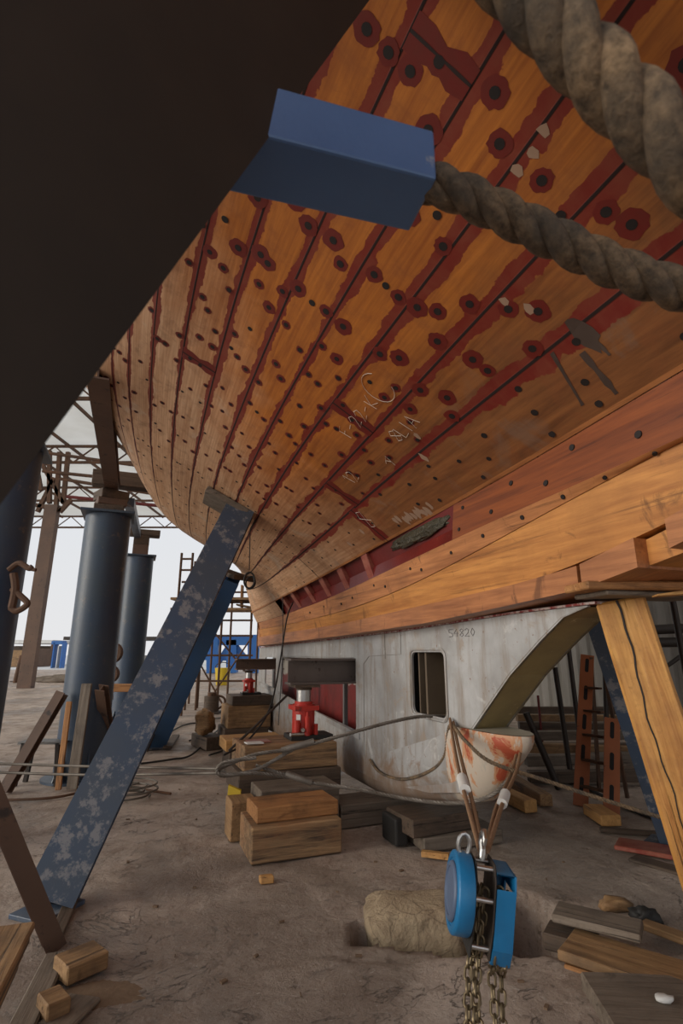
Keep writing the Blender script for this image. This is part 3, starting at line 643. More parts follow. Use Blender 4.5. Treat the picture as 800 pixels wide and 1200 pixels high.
mb=MB(); mb.bar(kp(2.85,.014,.60),kp(7.2,.014,.86),.02,.05); mb.build('sill_flange',M['fin'],fin)
mb=MB()
def strip(pts,w=.006,o=.011):
    for a,b in zip(pts,pts[1:]): mb.bar(kp(a[0],o,a[1]),kp(b[0],o,b[1]),.004,w,kp(0,1,0)-kp(0,0,0))
strip([(1.98,1.54),(1.98,1.34),(2.62,1.32),(2.75,1.25),(2.76,.45)]); strip([(2.28,1.52),(2.28,1.30)])
strip([(3.0,1.305),(5.7,1.305)],.02,.012)
M['weld']=paintmat('weld_bead',(.30,.28,.26),(.22,.19,.16),(.16,.09,.05),.45,.6); mb.build('weld_seam',M['weld'],fin)
# handwritten figures on the plate
def strokes(mb,segs,fn,r=.004,m=0):
    for sg in segs: mb.tube([fn(x,y) for x,y in sg],r,4,m)
mb=MB(); fn=lambda x,y: kp(1.18-x*.05+.0,.0115,1.49+y*.055)
D_={'5':[[(1,1),(.1,1),(.1,.55),(.8,.5),(.9,.1),(.1,0)]],'4':[[(.6,1),(0,.4),(.9,.4)],[(.7,.7),(.7,0)]],'8':[[(.5,.5),(.1,.8),(.5,1),(.9,.8),(.1,.2),(.5,0),(.9,.2),(.5,.5)]],
'2':[[(0,.8),(.4,1),(.8,.8),(.7,.5),(0,0),(.9,0)]],'0':[[(.4,0),(0,.5),(.4,1),(.8,.5),(.4,0)]],'-':[[(.1,.5),(.7,.5)]],'K':[[(.1,0),(.1,1)],[(.9,1),(.1,.45),(.9,0)]],'L':[[(.1,1),(.1,0),(.8,0)]],
'I':[[(.4,1),(.4,0)]],'A':[[(0,0),(.45,1),(.9,0)],[(.2,.4),(.7,.4)]],'F':[[(.1,0),(.1,1),(.8,1)],[(.1,.55),(.6,.55)]],'1':[[(.2,.8),(.5,1),(.5,0)]]}
for i,ch in enumerate('54820'):
    for sg in D_[ch]: mb.tube([kp(1.30-(i*1.2+x)*.055-.05,.0115,1.455+y*.05) for x,y in sg],.0022,4)
M['pencil']=paintmat('pencil_mark',(.16,.15,.15),(.2,.19,.18)); mb.build('written_number',M['pencil'],fin)
# chalk on the hull
mb=MB()
def hch(s0,g0,ch,sc=.07,rot=0,sx=1):
    for sg in D_[ch]:
        pts=[]
        for x,y in sg:
            X=x*sc;Y=y*sc; a=X*math.cos(rot)-Y*math.sin(rot); b=X*math.sin(rot)+Y*math.cos(rot)
            pts.append(hp(s0-a*sx,g0+b/.20,.003))
        mb.tube(pts,.0016,4)
for i,ch in enumerate('F-22-K'): hch(.98-i*.075,6.25,ch,.06,.25)
mb.tube([hp(.45+.085*math.cos(a),6.5+.36*math.sin(a),.003) for a in [R_(x) for x in range(-150,150,15)]],.0017,4)
M['chalk']=paintmat('chalk',(.75,.68,.58),(.6,.5,.4),None,.5,.9)
mb.build('chalk_mark',M['chalk'],hull); mb=MB()
for i,ch in enumerate('8LIA'): hch(.72-i*.065,5.42,ch,.065,.15)
mb.build('chalk_mark',M['chalk'],hull); mb=MB()
hch(.98,5.3,'A',.06,-.7)
mb.build('chalk_mark',M['chalk'],hull); mb=MB()
for i,ch in enumerate('12'): hch(1.42-i*.06,5.45,ch,.07,.2)
mb.build('chalk_mark',M['chalk'],hull); mb=MB()
for i,ch in enumerate('8'): hch(1.75-i*.06,4.35,ch,.10,.3)
mb.build('chalk_mark',M['chalk'],hull)
# putty patch and torn strip remnants
mb=MB()
def patch(s0,g0,r,n=12,off=.0016):
    b=[hp(s0+r*math.cos(2*math.pi*i/n)*random.uniform(.6,1.2),g0+r/.2*math.sin(2*math.pi*i/n)*random.uniform(.6,1.2),off) for i in range(n)]
    mb.add(b,[list(range(n))])
def drip(s0,g0,s1,g1,w):
    n=8; L_=[];Rr=[]
    for i in range(n+1):
        t=i/n; s=s0+(s1-s0)*t; g=g0+(g1-g0)*t; ww=w*random.uniform(.6,1.3)*(1-.3*t); L_.append(hp(s-ww,g,.0018)); Rr.append(hp(s+ww,g,.0018))
    mb.add(L_+Rr,[[i,i+1,n+2+i,n+1+i] for i in range(n)])
drip(-.52,4.75,-.50,4.15,.018); drip(-.42,4.95,-.34,4.25,.012); drip(-.60,4.9,-.60,4.55,.01); patch(-.58,4.9,.05)
M['putty']=paintmat('putty_scrap',(.38,.25,.17),(.27,.16,.10),(.12,.07,.05),.5,.8)
M['tar']=paintmat('tar_residue',(.05,.032,.025),(.10,.07,.055),(.35,.27,.2),.42,.5); mb.build('tar_stain',M['tar'],hull)
mb=MB()
def patch1(*a):
    global mb
    mb=MB(); patch(*a); mb.build('putty_scrap',M['putty'],hull)
for i in range(14): patch1(1.05+.03*i+random.uniform(-.02,.02),4.12+.04*random.uniform(-1,2)+.01*i,.022,7)
for q in ((-.45,3.75),(-.15,3.8),(.22,3.6),(.6,3.7),(.7,4.9),(.58,5.3),(1.9,4.5),(2.2,4.4)): patch1(q[0],q[1],.02,9)
for q in ((-1.0,6.95),(-.93,6.9),(-.86,6.93),(-.75,6.85),(-.45,5.9),(-.5,5.6)): patch1(q[0],q[1],.02,7)
# ---------------------------------------------------------------- steel shores
def shore(name,label,p0,p1,w,h,mat,up,base=True,group=None,cat='steel strut'):
    t=thing(name,label,cat,Vector((p0.x,p0.y,0)),group)
    ibeam('beam',p0,p1,w,h,mat,t,up,.018,.014)
    if base:
        mb=MB(); a=math.atan2(p1.y-p0.y,p1.x-p0.x); c_,s1=math.cos(a),math.sin(a); mb.obox(Vector((p0.x,p0.y,.012)),Vector((c_,s1,0))*.2*base,Vector((-s1,c_,0))*.17*base,Vector((0,0,.012))); mb.build('base_plate',M['blue'],t,False,.004)
    return t
p0=atz(57,1058,.04); p1=ats(288,584,3.0); p1=p0+(p1-p0)*.985
v=(p1-p0).normalized(); toc=(Vector((0,0,CZ))-(p0+p1)/2); upv=(toc-v*toc.dot(v)).normalized(); side=v.cross(upv)
st1=shore('steel_shore','long blue steel shore leaning from the near floor up to a pad on the planking',p0,p1,.27,.17,M['blue'],(upv-side*.1).normalized(),.7)
mb=MB(); n_=hn(3.0,8.3); c_=hp(3.0,8.3,.035); T=(hp(3.1,8.3)-hp(2.9,8.3)).normalized(); B=n_.cross(T); mb.obox(c_,T*.16,B*.22,n_*.03); mb.build('pad',M['timber_grey'],st1,False,.006)
p0=atz(181,873,.04); p1=ats(268,676,5.0)
v=(p1-p0).normalized(); toc=(Vector((0,0,CZ))-(p0+p1)/2); upv=(toc-v*toc.dot(v)).normalized()
st2=shore('steel_shore','shorter bright blue steel shore standing behind the long leaning one',p0,p1,.31,.2,M['blue_strong'],upv)
mb=MB(); mb.obox(p1+Vector((0,0,.05)),Vector((.24,-.2,-.1)),Vector((.1,.15,0)),Vector((0,0,.03))); mb.build('pad',M['timber_dark'],st2,False,.006)
mb=MB(); a=ats(262,668,4.6); b=atz(150,880); mb.tube([b,a],.05,12); o=mb.build('steel_pipe',M['rust'],None,True); tag(o,'thin rusty brown pipe strut between the two blue leaning shores','pipe')
# near dark girder with bracket
w_=Vector((.85,.8,2.8)).normalized(); E=att(250,250,.60)
vd=ray(120,150).normalized(); lat=(w_.cross(vd)).normalized()
if lat.x>0: lat=-lat
nf=lat.cross(w_).normalized()
if nf.dot(vd)<0: nf=-nf     # pointing away from the camera
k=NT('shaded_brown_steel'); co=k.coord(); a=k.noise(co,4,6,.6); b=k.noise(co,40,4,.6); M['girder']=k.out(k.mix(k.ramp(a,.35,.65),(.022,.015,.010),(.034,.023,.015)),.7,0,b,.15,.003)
base=E-w_*((E.z)/w_.z); topp=E+w_*((hs(-1.3,9)[1]+.02-E.z)/w_.z)
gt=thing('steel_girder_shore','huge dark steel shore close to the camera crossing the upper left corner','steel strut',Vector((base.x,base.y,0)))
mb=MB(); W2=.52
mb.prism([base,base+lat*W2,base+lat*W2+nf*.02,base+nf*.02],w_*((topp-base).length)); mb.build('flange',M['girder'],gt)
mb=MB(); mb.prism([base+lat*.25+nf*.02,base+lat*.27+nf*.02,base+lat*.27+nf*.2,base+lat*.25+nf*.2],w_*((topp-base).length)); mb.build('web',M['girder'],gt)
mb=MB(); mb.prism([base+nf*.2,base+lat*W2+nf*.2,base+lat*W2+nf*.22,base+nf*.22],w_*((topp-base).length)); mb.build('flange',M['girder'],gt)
# bracket tube
hx=Vector((-.27,.963,0)).normalized(); ax=Vector((.963,.27,0)).normalized()
t0=.75; BR=att(512,210,t0); up_=Vector((0,0,.118*t0)); dp=hx*(.135*t0)
TL=BR-ax*.36
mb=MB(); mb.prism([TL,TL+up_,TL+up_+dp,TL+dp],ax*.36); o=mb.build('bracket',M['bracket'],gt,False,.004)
mb=MB(); C_=BR+up_*.5+dp*.5; 
# mooring ropes
def att_t(px,py,t): return att(px,py,t)
pts=spline([att(497,214,.80),att(520,219,.78),att(560,236,.78),att(640,275,.775),att(720,313,.77),att(790,338,.765),att(860,356,.76),att(960,380,.75)],8)
mb=MB(); rope(mb,pts,.0285,.155,3,12); o=mb.build('rope',M['rope'],None,True); tag(o,'thick brown twisted rope tied to the end of the dark blue bracket','rope')
pts=spline([att(540,-90,.50),att(600,-26,.49),att(668,48,.48),att(730,115,.47),att(795,178,.46),att(880,275,.45)],8)
mb=MB(); rope(mb,pts,.0295,.16,3,12); o=mb.build('rope',M['rope'],None,True); tag(o,'blurred thicker twisted rope crossing the upper right corner','rope')
# ---------------------------------------------------------------- tube stands
def stand(px,py,Y,r,ztop,label,mat,xy=None):
    g=xy or atz(px,py); x,y=g.x,g.y
    t=thing('tube_stand',label,'steel stand',Vector((x,y,0)),None)
    mb=MB(); mb.cyl((x,y,.02),(x,y,ztop),r,40); mb.build('tube',mat,t,True)
    mb=MB(); mb.cyl((x,y,0),(x,y,.025),r*1.45,32); mb.build('base_flange',mat,t,True)
    mb=MB(); mb.obox(Vector((x,y,ztop+.015)),kp(r*1.15,0,0)-kp(0,0,0),kp(0,r*1.15,0)-kp(0,0,0),Vector((0,0,.015))); mb.build('top_plate',mat,t,False,.004)
    for a in (20,95,160,250,310):
        a=R_(a); c_,s1=math.cos(a),math.sin(a); mb=MB(); P=[Vector((x+c_*r*.97,y+s1*r*.97,.025)),Vector((x+c_*r*1.4,y+s1*r*1.4,.025)),Vector((x+c_*r*.97,y+s1*r*.97,.35))]
        mb.prism(P,Vector((-s1,c_,0))*.015); mb.build('gusset',mat,t)
    return t,Vector((x,y,ztop+.03))
s1_,T1=stand(92,912,0,.265,3.0,'blue tube stand left of the long shore with planks leaning on its foot',M['blue_cyl'])
s2_,T2=stand(144,852,0,.27,3.22,'dusky blue tube stand farther back between the planked stand and shores',M['blue_cyl'])
s3_,T3=stand(0,0,0,.25,3.05,'blue tube stand cut by the left edge of the photo',M['blue_cyl'],Vector((-2.87,4.3,0)))
def kbox(name,label,cat,c,ls,lo,lz,mat,parent=None,group=None,yaw=0):
    a=YAW+yaw; x=Vector((math.cos(a),math.sin(a),0)); 
    o=timber(name,c-x*ls/2,c+x*ls/2,lo,lz,mat,parent,rough=.004)
    return tag(o,label,cat,group)
z=T1.z
for i,(h,w,m,l) in enumerate(((.09,.42,'timber_dark','dark lowest timber packing on the planked blue stand'),(.09,.36,'brown_steel','reddish middle timber packing on the planked blue stand'),(.12,.30,'timber_dark','uppermost timber packing on the planked blue stand, under the brown beam'))):
    kbox('packing_block',l,'block',Vector((T1.x,T1.y,z+h/2)),w,.34,h-.004,M[m],yaw=.2*i); z+=h
bz=z
pA=kp(-.35,3.75,bz+.09)
dB=kp(1,0,0)-kp(0,0,0)
oo=T1+Vector((0,0,z-T1.z+.085)); tag(ibeam('steel_beam',oo-dB*3.1+Vector((0,0,.0)),oo+dB*.35,.16,.17,M['brown_steel']),'long brown steel beam running forward from the planked blue stand under the roof','steel beam')
nB=kp(0,1,0)-kp(0,0,0); q=oo+dB*.3-nB*.45+Vector((0,0,.17)); tag(timber('timber_beam',q-nB*.62,q+nB*.72,.2,.2,M['timber_dark']),'dark cross timber wedged between the planked stand and the hull side','timber')
z=T2.z
for i,(h,w,l) in enumerate(((.22,.34,'brown lower packing block on the dusky back stand'),(.2,.30,'rusty brown packing block topmost on the dusky back stand'))):
    kbox('packing_block',l,'block',Vector((T2.x,T2.y,z+h/2)),w,.3,h-.004,M['brown_steel' if i==0 else 'timber_dark']); z+=h
q=Vector((T2.x,T2.y,z+.06)); tag(timber('timber_beam',q-nB*.35,q+nB*.3,.3,.12,M['timber_dark']),'short dark cross timber capping the dusky back stand','timber')
a=T1+Vector((.1,.33,.26)); b=Vector((T2.x,T2.y-.22,z-.02)); mb=MB(); mb.bar(a,b+Vector((0,0,.0)),.12,.12); tag(mb.build('steel_bar',M['blue'],None),'dark blue sloping bar linking the tops of the two back stands','steel bar')
# ---------------------------------------------------------------- blocking and jacks
def blk(label,s0,s1,o0,o1,z0,z1,mat,yaw=0.,name='timber_block',group=None,long='o'):
    c=kp((s0+s1)/2,(o0+o1)/2,(z0+z1)/2)
    a=YAW+yaw+(math.pi/2 if long=='o' else 0); x=Vector((math.cos(a),math.sin(a),0)); L=(o1-o0) if long=='o' else (s1-s0); w=(s1-s0) if long=='o' else (o1-o0)
    return tag(timber(name,c-x*L/2,c+x*L/2,w,z1-z0,mat,None,rough=.006,bevel=.008),label,'timber block',group)
k=NT('weathered_beam_face'); co=k.coord(); g=k.noise(k.mapping(co,(1.2,14,14)),1.,7,.65,1.2); g2=k.noise(k.mapping(co,(3,40,40)),1.,5,.7,.8); b=k.noise(co,4,6,.6)
f=k.math('ADD',k.math('MULTIPLY',g,.6),k.math('MULTIPLY',g2,.4)); c=k.mix(k.ramp(f,.38,.62),(.06,.035,.022),(.42,.25,.12)); c=k.mix(k.math('MULTIPLY',k.ramp(b,.5,.7),.5),c,(.30,.13,.05)); M['weathered']=k.out(c,.75,0,f,.9,.02)
blk('big weathered beam block with cracked grain lying frontmost on the floor',1.88,2.30,.56,1.20,.008,.225,M['weathered'])
blk('orange timber block lying on the front weathered beam',1.96,2.28,.56,1.16,.227,.325,M['timber_orange'],.03)
blk('small pale timber block at the left end of the orange block',2.36,2.60,1.06,1.26,.008,.27,M['timber'],0,long='s')
blk('grey rough timber behind the orange block under the jack stack',2.36,2.72,.40,1.04,.008,.33,M['timber_grey'])
blk('dark sagging timber below the red jack\'s block',2.74,3.4,.30,1.10,.008,.20,M['timber_dark'])
blk('second dark timber directly under the red jack\'s block',2.74,3.34,.24,1.14,.202,.385,M['timber_dark'])
blk('tall dusty timber block carrying the near red jack',2.76,3.34,.27,1.10,.388,.585,M['weathered'])
blk('long grey beam lying across under the white keel',2.36,2.72,-.7,.385,.008,.172,M['timber_grey'])
mb=MB(); c=atk(122/1.,925,0); P=ats(293,918,2.5)
q=kp(2.62,1.19,.30); mb.obox(q+Vector((0,0,-.02)),Vector((.05,.0,-.02)),Vector((0,.02,0)),Vector((0,.01,.035))); tag(mb.build('yellow_tag',M['yellow']),'bright yellow scrap beside the jack stack near the cable loop','scrap')
def jack(name,label,s,o,z0,ztop,sc=1.):
    c=kp(s,o,z0); t=thing(name,label,'hydraulic jack',c); e1=(kp(1,0,0)-kp(0,0,0)); e2=(kp(0,1,0)-kp(0,0,0)); U=Vector((0,0,1))
    mb=MB(); mb.obox(c+U*.02*sc+e2*-.05*sc,e1*.13*sc,e2*.2*sc,U*.02*sc); mb.build('base',M['black'],t,False,.004)
    mb=MB(); mb.cyl(c+U*.04*sc,c+U*.30*sc,.105*sc,28); mb.cyl(c+U*.30*sc,c+U*.325*sc,.085*sc,28); mb.obox(c+U*.27*sc,e1*.12*sc,e2*.115*sc,U*.02*sc); mb.build('body',M['red'],t,True)
    mb=MB(); mb.cyl(c-e1*.13*sc+U*.04*sc,c-e1*.13*sc+U*.2*sc,.026*sc,14); mb.cyl(c-e1*.13*sc+U*.2*sc,c-e1*.13*sc+U*.24*sc,.014*sc,12)
    mb.cyl(c-e1*.1*sc-e2*.09*sc+U*.04*sc,c-e1*.1*sc-e2*.09*sc+U*.13*sc,.02*sc,12); mb.cyl(c-e1*.1*sc+e2*.09*sc+U*.04*sc,c-e1*.1*sc+e2*.09*sc+U*.17*sc,.03*sc,12); mb.build('pump',M['red'],t,True)
    mb=MB(); mb.cyl(c-e1*.12*sc+e2*.02*sc+U*.05*sc,c-e1*.17*sc+e2*.17*sc+U*.06*sc,.016*sc,12); mb.cyl(c-e1*.125*sc+e2*.05*sc+U*.09*sc,c-e1*.16*sc+e2*.05*sc+U*.09*sc,.018*sc,10); mb.build('valve',M['chrome'],t,True)
    mb=MB(); mb.cyl(c+U*.325*sc,Vector((c.x,c.y,ztop-.05*sc)),.068*sc,24); mb.build('ram',M['chrome'],t,True)
    mb=MB(); mb.cyl(Vector((c.x,c.y,ztop-.05*sc)),Vector((c.x,c.y,ztop-.028*sc)),.075*sc,24); mb.obox(Vector((c.x,c.y,ztop-.012*sc)),e1*.13*sc,e2*.12*sc,U*.011*sc); mb.build('saddle',M['timber_dark'],t,True)
    mb=MB(); mb.obox(c-e1*.085*sc+e2*.072*sc+U*.18*sc,(e1*.5+e2*.5).normalized()*.022*sc,(e1*-.7+e2*.7).normalized()*.004*sc,U*.035*sc); mb.build('rating_plate',M['white'],t)
    return t
jack('hydraulic_jack','near large red hydraulic jack lifting a steel beam in the keel cutout',3.05,.50,.587,1.062)
tag(ibeam('steel_beam',kp(3.05,.66,1.18),kp(3.05,-.75,1.18),.2,.235,M['beamsteel'],tf=.02),'dark steel beam passing through the keel above the near red jack','steel beam')
jack('hydraulic_jack','distant small red hydraulic jack under the farther dark beam end',6.45,.34,.74,1.09,.72)
tag(ibeam('steel_beam',kp(6.45,.55,1.18),kp(6.45,-.6,1.18),.2,.16,M['brown_steel'],tf=.016),'farther brown steel beam end sticking out of the keel at its far end','steel beam')
blk('dark top timber carrying the distant small jack',6.2,6.75,.02,.62,.60,.735,M['timber_dark'])
blk('tan timber crib block under the distant small jack',6.15,6.8,.05,.68,.30,.597,M['timber'])
blk('lowest dark crib block under the distant small jack',6.15,6.8,.08,.72,.008,.297,M['timber_dark'])
blk('yellowish timber block on the floor midway between the two jacks',4.6,5.1,.25,.95,.25,.37,M['timber_new'])
blk('dark block under the yellowish timber midway between the jacks',4.6,5.1,.3,.9,.008,.247,M['timber_dark'])
# items on the jack block
c=kp(3.0,.93,.592); mb=MB(); mb.obox(c,Vector((.09,.03,0)),Vector((-.03,.07,0)),Vector((0,0,.004))); tag(mb.build('red_rag',M['pink']),'pinkish flat sheet lying left of the near jack','sheet')
c=kp(2.85,1.0,.603); mb=MB(); mb.obox(c,Vector((.07,.02,0)),Vector((-.02,.04,0)),Vector((0,0,.006))); tag(mb.build('tablet',M['white'],None,False,.003),'small pale slab lying on the left end of the jack block','slab')
# keel rest near nose
blk('dark wooden cradle block under the keel near the peeling nose',1.70,2.08,-.45,.12,.10,.215,M['timber_dark'],.06)
blk('grey wooden base block under the dark cradle near the nose',1.66,2.12,-.62,.02,.008,.098,M['timber_grey'],-.05)
mb=MB(); mb.obox(kp(1.95,.12,.1),kp(.12,0,0)-kp(0,0,0),kp(0,.05,0)-kp(0,0,0),Vector((0,0,.09))); tag(mb.build('rubber_pad',M['black'],None,False,.015),'black rubber pad left of the cradle block under the keel','pad')
mb=MB(); mb.bar(kp(1.62,.08,.03),kp(1.50,-.06,.03),.045,.035); tag(mb.build('wood_offcut',M['timber_new'],None,False,.003),'small yellow wood offcut on the floor below the nose','offcut')
mb=MB(); c=atz(312,1030,.02); mb.obox(c,Vector((.04,.01,0)),Vector((-.01,.025,0)),Vector((0,0,.02))); tag(mb.build('wood_offcut',M['timber_new'],None,False,.008),'tiny crumbled wood chip on the floor in front of the weathered beam','offcut')
# ---------------------------------------------------------------- timber prop on the right
CRS=1
def tprop():
    t=thing('timber_prop','tall cracked yellow timber prop under the keel at the right edge','timber prop',Vector((1.60,2.50,0)))
    b0=Vector((1.575,2.46,0.01)); b1=Vector((1.350,2.60,1.594)); x=(b1-b0).normalized()
    fd=Vector((-.30,-1,0)).normalized(); y=x.cross(fd).normalized()
    o=timber('post',b0,b1,.215,.20,M['prop'],t,up=Vector((-.46,-.9,.0)),rough=.006,bevel=.012)
    Mx=WM[o.name]; mb=MB(); L=(b1-b0).length; pts=[]
    for i in range(24):
        u=i/23; X=L/2-.005-u*L*.62; Y=-.012-.03*u+.008*math.sin(u*9)+.004*math.sin(u*33); pts.append(Mx@Vector((X,Y*-1.0*CRS,.1015)))
    mb.tube(pts,[.0045*(1-.8*i/23)+.0012 for i in range(24)],5); mb.build('crack',M['hole'],t)
    return t
tprop()
tag(timber('packing_board',kp(-.11,.10,1.608),kp(-.20,-.45,1.608),.24,.022,M['timber_grey'],rough=.004),'thin grey board on top of the timber prop','board')
tag(timber('packing_board',kp(-.13,.20,1.638),kp(-.33,-.62,1.638),.2,.036,M['timber_orange'],rough=.003),'orange board pressed against the keel over the prop','board')
mb=MB(); a_=kp(-.36,-.02,1.585); mb.prism([a_,a_+Vector((.20,.0,.012)),a_+Vector((.20,0,.034)),a_+Vector((0,0,.008))],Vector((.02,.08,0))); 
tag(mb.build('wedge',M['timber_new'],None,False,.003),'small pale wooden wedge sticking out above the prop','wedge')
# blue-black steel shore behind the prop
p1=at(700,712,3.6); p0=atz(790,985,.03); v=(p1-p0).normalized(); toc=(Vector((0,0,CZ))-(p0+p1)/2); upv=(toc-v*toc.dot(v)).normalized()
shore('steel_shore','dark blue steel shore half hidden behind the timber prop',p0,p1,.2,.2,M['blue'],upv)
# ---------------------------------------------------------------- wire ropes and slings
def wire(name,label,cat,pts,r,mat=None,n=10,pitch=None,group=None,smooth=True):
    mb=MB(); P=spline(pts,n) if len(pts)>2 else [Vector(p) for p in pts]
    if pitch: rope(mb,P,r,pitch,3,6,step=pitch/8)
    else: mb.tube(P,r,8)
    o=mb.build(name,mat or M['cable'],None,True); return tag(o,label,cat,group)
ND=att(250,905,3.45)
t=thing('wire_sling','grey steel wire sling looped from the cable joint up to the keel window','wire sling',ND)
def addp(par,name,pts,r,mat,pitch=.07):
    mb=MB(); P=spline(pts,10); rope(mb,P,r,pitch,3,6,step=pitch/8) if pitch else mb.tube(P,r,10); return mb.build(name,mat,par,True)
addp(t,'wire',[att(262,898,3.45),att(300,884,3.5),att(345,877,3.55),att(400,862,3.6),att(450,848,3.68),att(490,840,3.75),att(520,840,3.80),att(526,845,3.84)],.0125,M['cable'])
addp(t,'wire',[att(262,898,3.45),att(256,903,3.42),att(262,909,3.42),att(300,902,3.5),att(345,877,3.56)],.0125,M['cable'])
addp(t,'sleeve',[att(330,880,3.55),att(345,875,3.56),att(368,869,3.58)],.022,M['cable'],None)
t=thing('wire_sling','lower grey steel wire sling running from the cable joint under the peeling nose','wire sling',ND-Vector((0,0,.01)))
addp(t,'wire',[att(300,897,3.55),att(340,910,3.52),att(365,917,3.5),att(420,925,3.45),att(470,935,3.4),att(520,941,3.3),att(560,938,3.2),att(585,925,3.15),att(600,905,3.17)],.0125,M['cable'])
addp(t,'wire',[att(345,912,3.52),att(300,906,3.45),att(262,908,3.4),att(254,902,3.4),att(265,893,3.42),att(300,888,3.46)],.0125,M['cable'])
addp(t,'sleeve',[att(335,907,3.52),att(350,912,3.5),att(365,917,3.5)],.022,M['cable'],None)
wire('wire_rope','taut upper wire rope stretched from the left edge to the cable joint','wire rope',[att(-60,893,3.9),att(100,898,3.75),att(254,901,3.42)],.009)
wire('wire_rope','taut lower wire rope stretched from the left edge to the cable joint','wire rope',[att(-60,903,3.9),att(100,908,3.75),att(254,906,3.42)],.009)
wire('wire_rope','brown wire rope lying along the floor at the far left below the taut pair','wire rope',[atz(-30,938,.02),atz(60,935,.02),atz(130,922,.02),atz(200,930,.02)],.012,M['rust'])
for lab,pts in (('dark hose running from the shore base towards the jack stack',[atz(165,895,.02),atz(200,890,.02),atz(225,884,.02),atz(250,860,.02),atz(268,846,.02)]),
 ('black cable curling on the floor beside the fresh blue shore',[atz(192,862,.02),atz(215,850,.02),atz(232,848,.02),atz(237,860,.02),atz(222,868,.02),atz(240,862,.02),atz(258,865,.02),atz(262,878,.02),atz(245,885,.02)]),
 ('thin pale cable wriggling on the floor near the small pump',[atz(250,842,.02),atz(262,842,.02),atz(262,855,.02),atz(255,862,.02),atz(264,868,.02),atz(275,880,.02)])):
    wire('hose',lab,'hose',pts,.013,M['black'] if 'pale' not in lab else M['grey_steel'])
mb=MB(); c=atz(148,935,.02); pts=[]
for i in range(150):
    a=i*.25; r=.17+.05*math.sin(i*.11); pts.append(c+Vector((math.cos(a)*r*1.25-.03*math.sin(i*.05),math.sin(a)*r,.008+.0009*i)))
mb.tube(pts,.009,6); tag(mb.build('cable_coil',M['cable'],None,True),'loose coil of grey cable on the floor behind the long shore','cable coil')
# cords hanging from the hull
a=ats(293,600,3.0); b=ats(292,672,3.0)
t=thing('hanging_line','thin black cord with a rope ring hanging below the hull beside the pad','cord',b)
mb=MB(); mb.tube([ats(305,598,2.95),ats(293,620,2.98),ats(292,668,3.0)],.005,6); mb.build('cord',M['black'],t,True)
mb=MB(); c=ats(292,680,3.0); mb.tube([c+Vector((math.cos(x)*.05,0,math.sin(x)*.075)) for x in [i*.35 for i in range(18)]],.009,6,closed=True); c=c+Vector((.01,.02,-.02)); mb.tube([c+Vector((math.cos(x)*.045,math.sin(x)*.02,math.sin(x)*.06)) for x in [i*.35 for i in range(18)]],.008,6,closed=True); mb.build('ring',M['black'],t,True)
wire('power_cord','black power cord hanging from the open strake down past the jack stack','cord',[ats(343,706,4.3)+Vector((0,0,.0)),ats(336,725,4.1),ats(328,775,3.8),ats(316,830,3.4),ats(290,868,3.2),ats(262,885,3.1)],.009,M['black'])
wire('power_cord','thin straight cord hanging from the planking left of the open strake','cord',[ats(331,665,4.6),ats(331,760,4.5),ats(326,850,4.4)],.005,M['black'])
mb=MB(); mb.tube([ats(268,880,3.15),ats(300,850,3.2),ats(336,815,3.3)],.012,8); tag(mb.build('pry_bar',M['dark_steel'],None,True),'dark pry bar leaning on the jack block from the left','bar')
# slings to the hoist
HK=att(566,998,1.84)
t=thing('lifting_sling','orange brown lifting sling looped over the keel window sill holding the hoist','sling',HK)
addp(t,'strap',[atk(527,842,.03),att(533,880,3.0),att(541,918,2.5),HK+Vector((-.008,.01,0))],.0095,M['sling'],.05)
addp(t,'strap',[atk(531,846,.03),att(538,880,3.0),att(551,930,2.4),HK+Vector((.0,.0,0))],.0095,M['sling'],.05)
mb=MB(); mb.tube([att(541,912,2.58),att(545,926,2.4)],.026,10); mb.build('sleeve',M['white'],t,True)
t=thing('lifting_sling','orange brown lifting sling passing round the peeling nose down to the hoist','sling',HK+Vector((.02,0,0)))
addp(t,'strap',[atk(612,862,-.2),att(606,900,2.9),att(590,938,2.45),HK+Vector((.018,.01,.0))],.0095,M['sling'],.05)
addp(t,'strap',[atk(606,880,-.1),att(598,908,2.9),att(582,945,2.4),HK+Vector((.01,.0,.0))],.0095,M['sling'],.05)
mb=MB(); mb.tube([att(592,930,2.5),att(588,942,2.4)],.024,10); mb.build('sleeve',M['white'],t,True)
wire('rope_line','brown rope drooping across the keel side and off to the right edge','rope',[atk(433,890,.03),atk(445,905,.03),atk(470,913,.03),atk(500,905,.03),atk(520,887,.03),atk(527,850,.04),att(545,868,3.1),att(575,893,2.9),att(640,915,2.85),att(700,935,2.8),att(800,966,2.7),att(860,985,2.6)],.011,M['rope'],pitch=.06)
# ---------------------------------------------------------------- chain hoist
def chain(mb,pts,pitch=.034,r=.0042,w=.011,ph=0):
    P=spline(pts,10) if len(pts)>2 else [Vector(p) for p in pts]; L=[0]
    for a,b in zip(P,P[1:]): L.append(L[-1]+(b-a).length)
    n=int(L[-1]/pitch); j=0
    for i in range(n):
        d_=(i+.5)*pitch
        while j<len(L)-2 and L[j+1]<d_: j+=1
        k=(d_-L[j])/(L[j+1]-L[j]); c=P[j].lerp(P[j+1],k); t=(P[j+1]-P[j]).normalized()
        a=Vector((1,0,0)) if abs(t.x)<.8 else Vector((0,1,0)); y=t.cross(a).normalized(); z=t.cross(y)
        s=y if (i+ph)%2 else z
        rot=.5; s=(s*math.cos(rot)+t.cross(s)*math.sin(rot))
        hl=pitch*.62; q=[]
        for u in range(12):
            A=2*math.pi*u/12; q.append(c+t*(math.copysign(hl-w,math.cos(A))*.9+math.cos(A)*w)+s*math.sin(A)*w)
        mb.tube(q,r,6,closed=True)
H0=HK+Vector((.012,0,-.01))
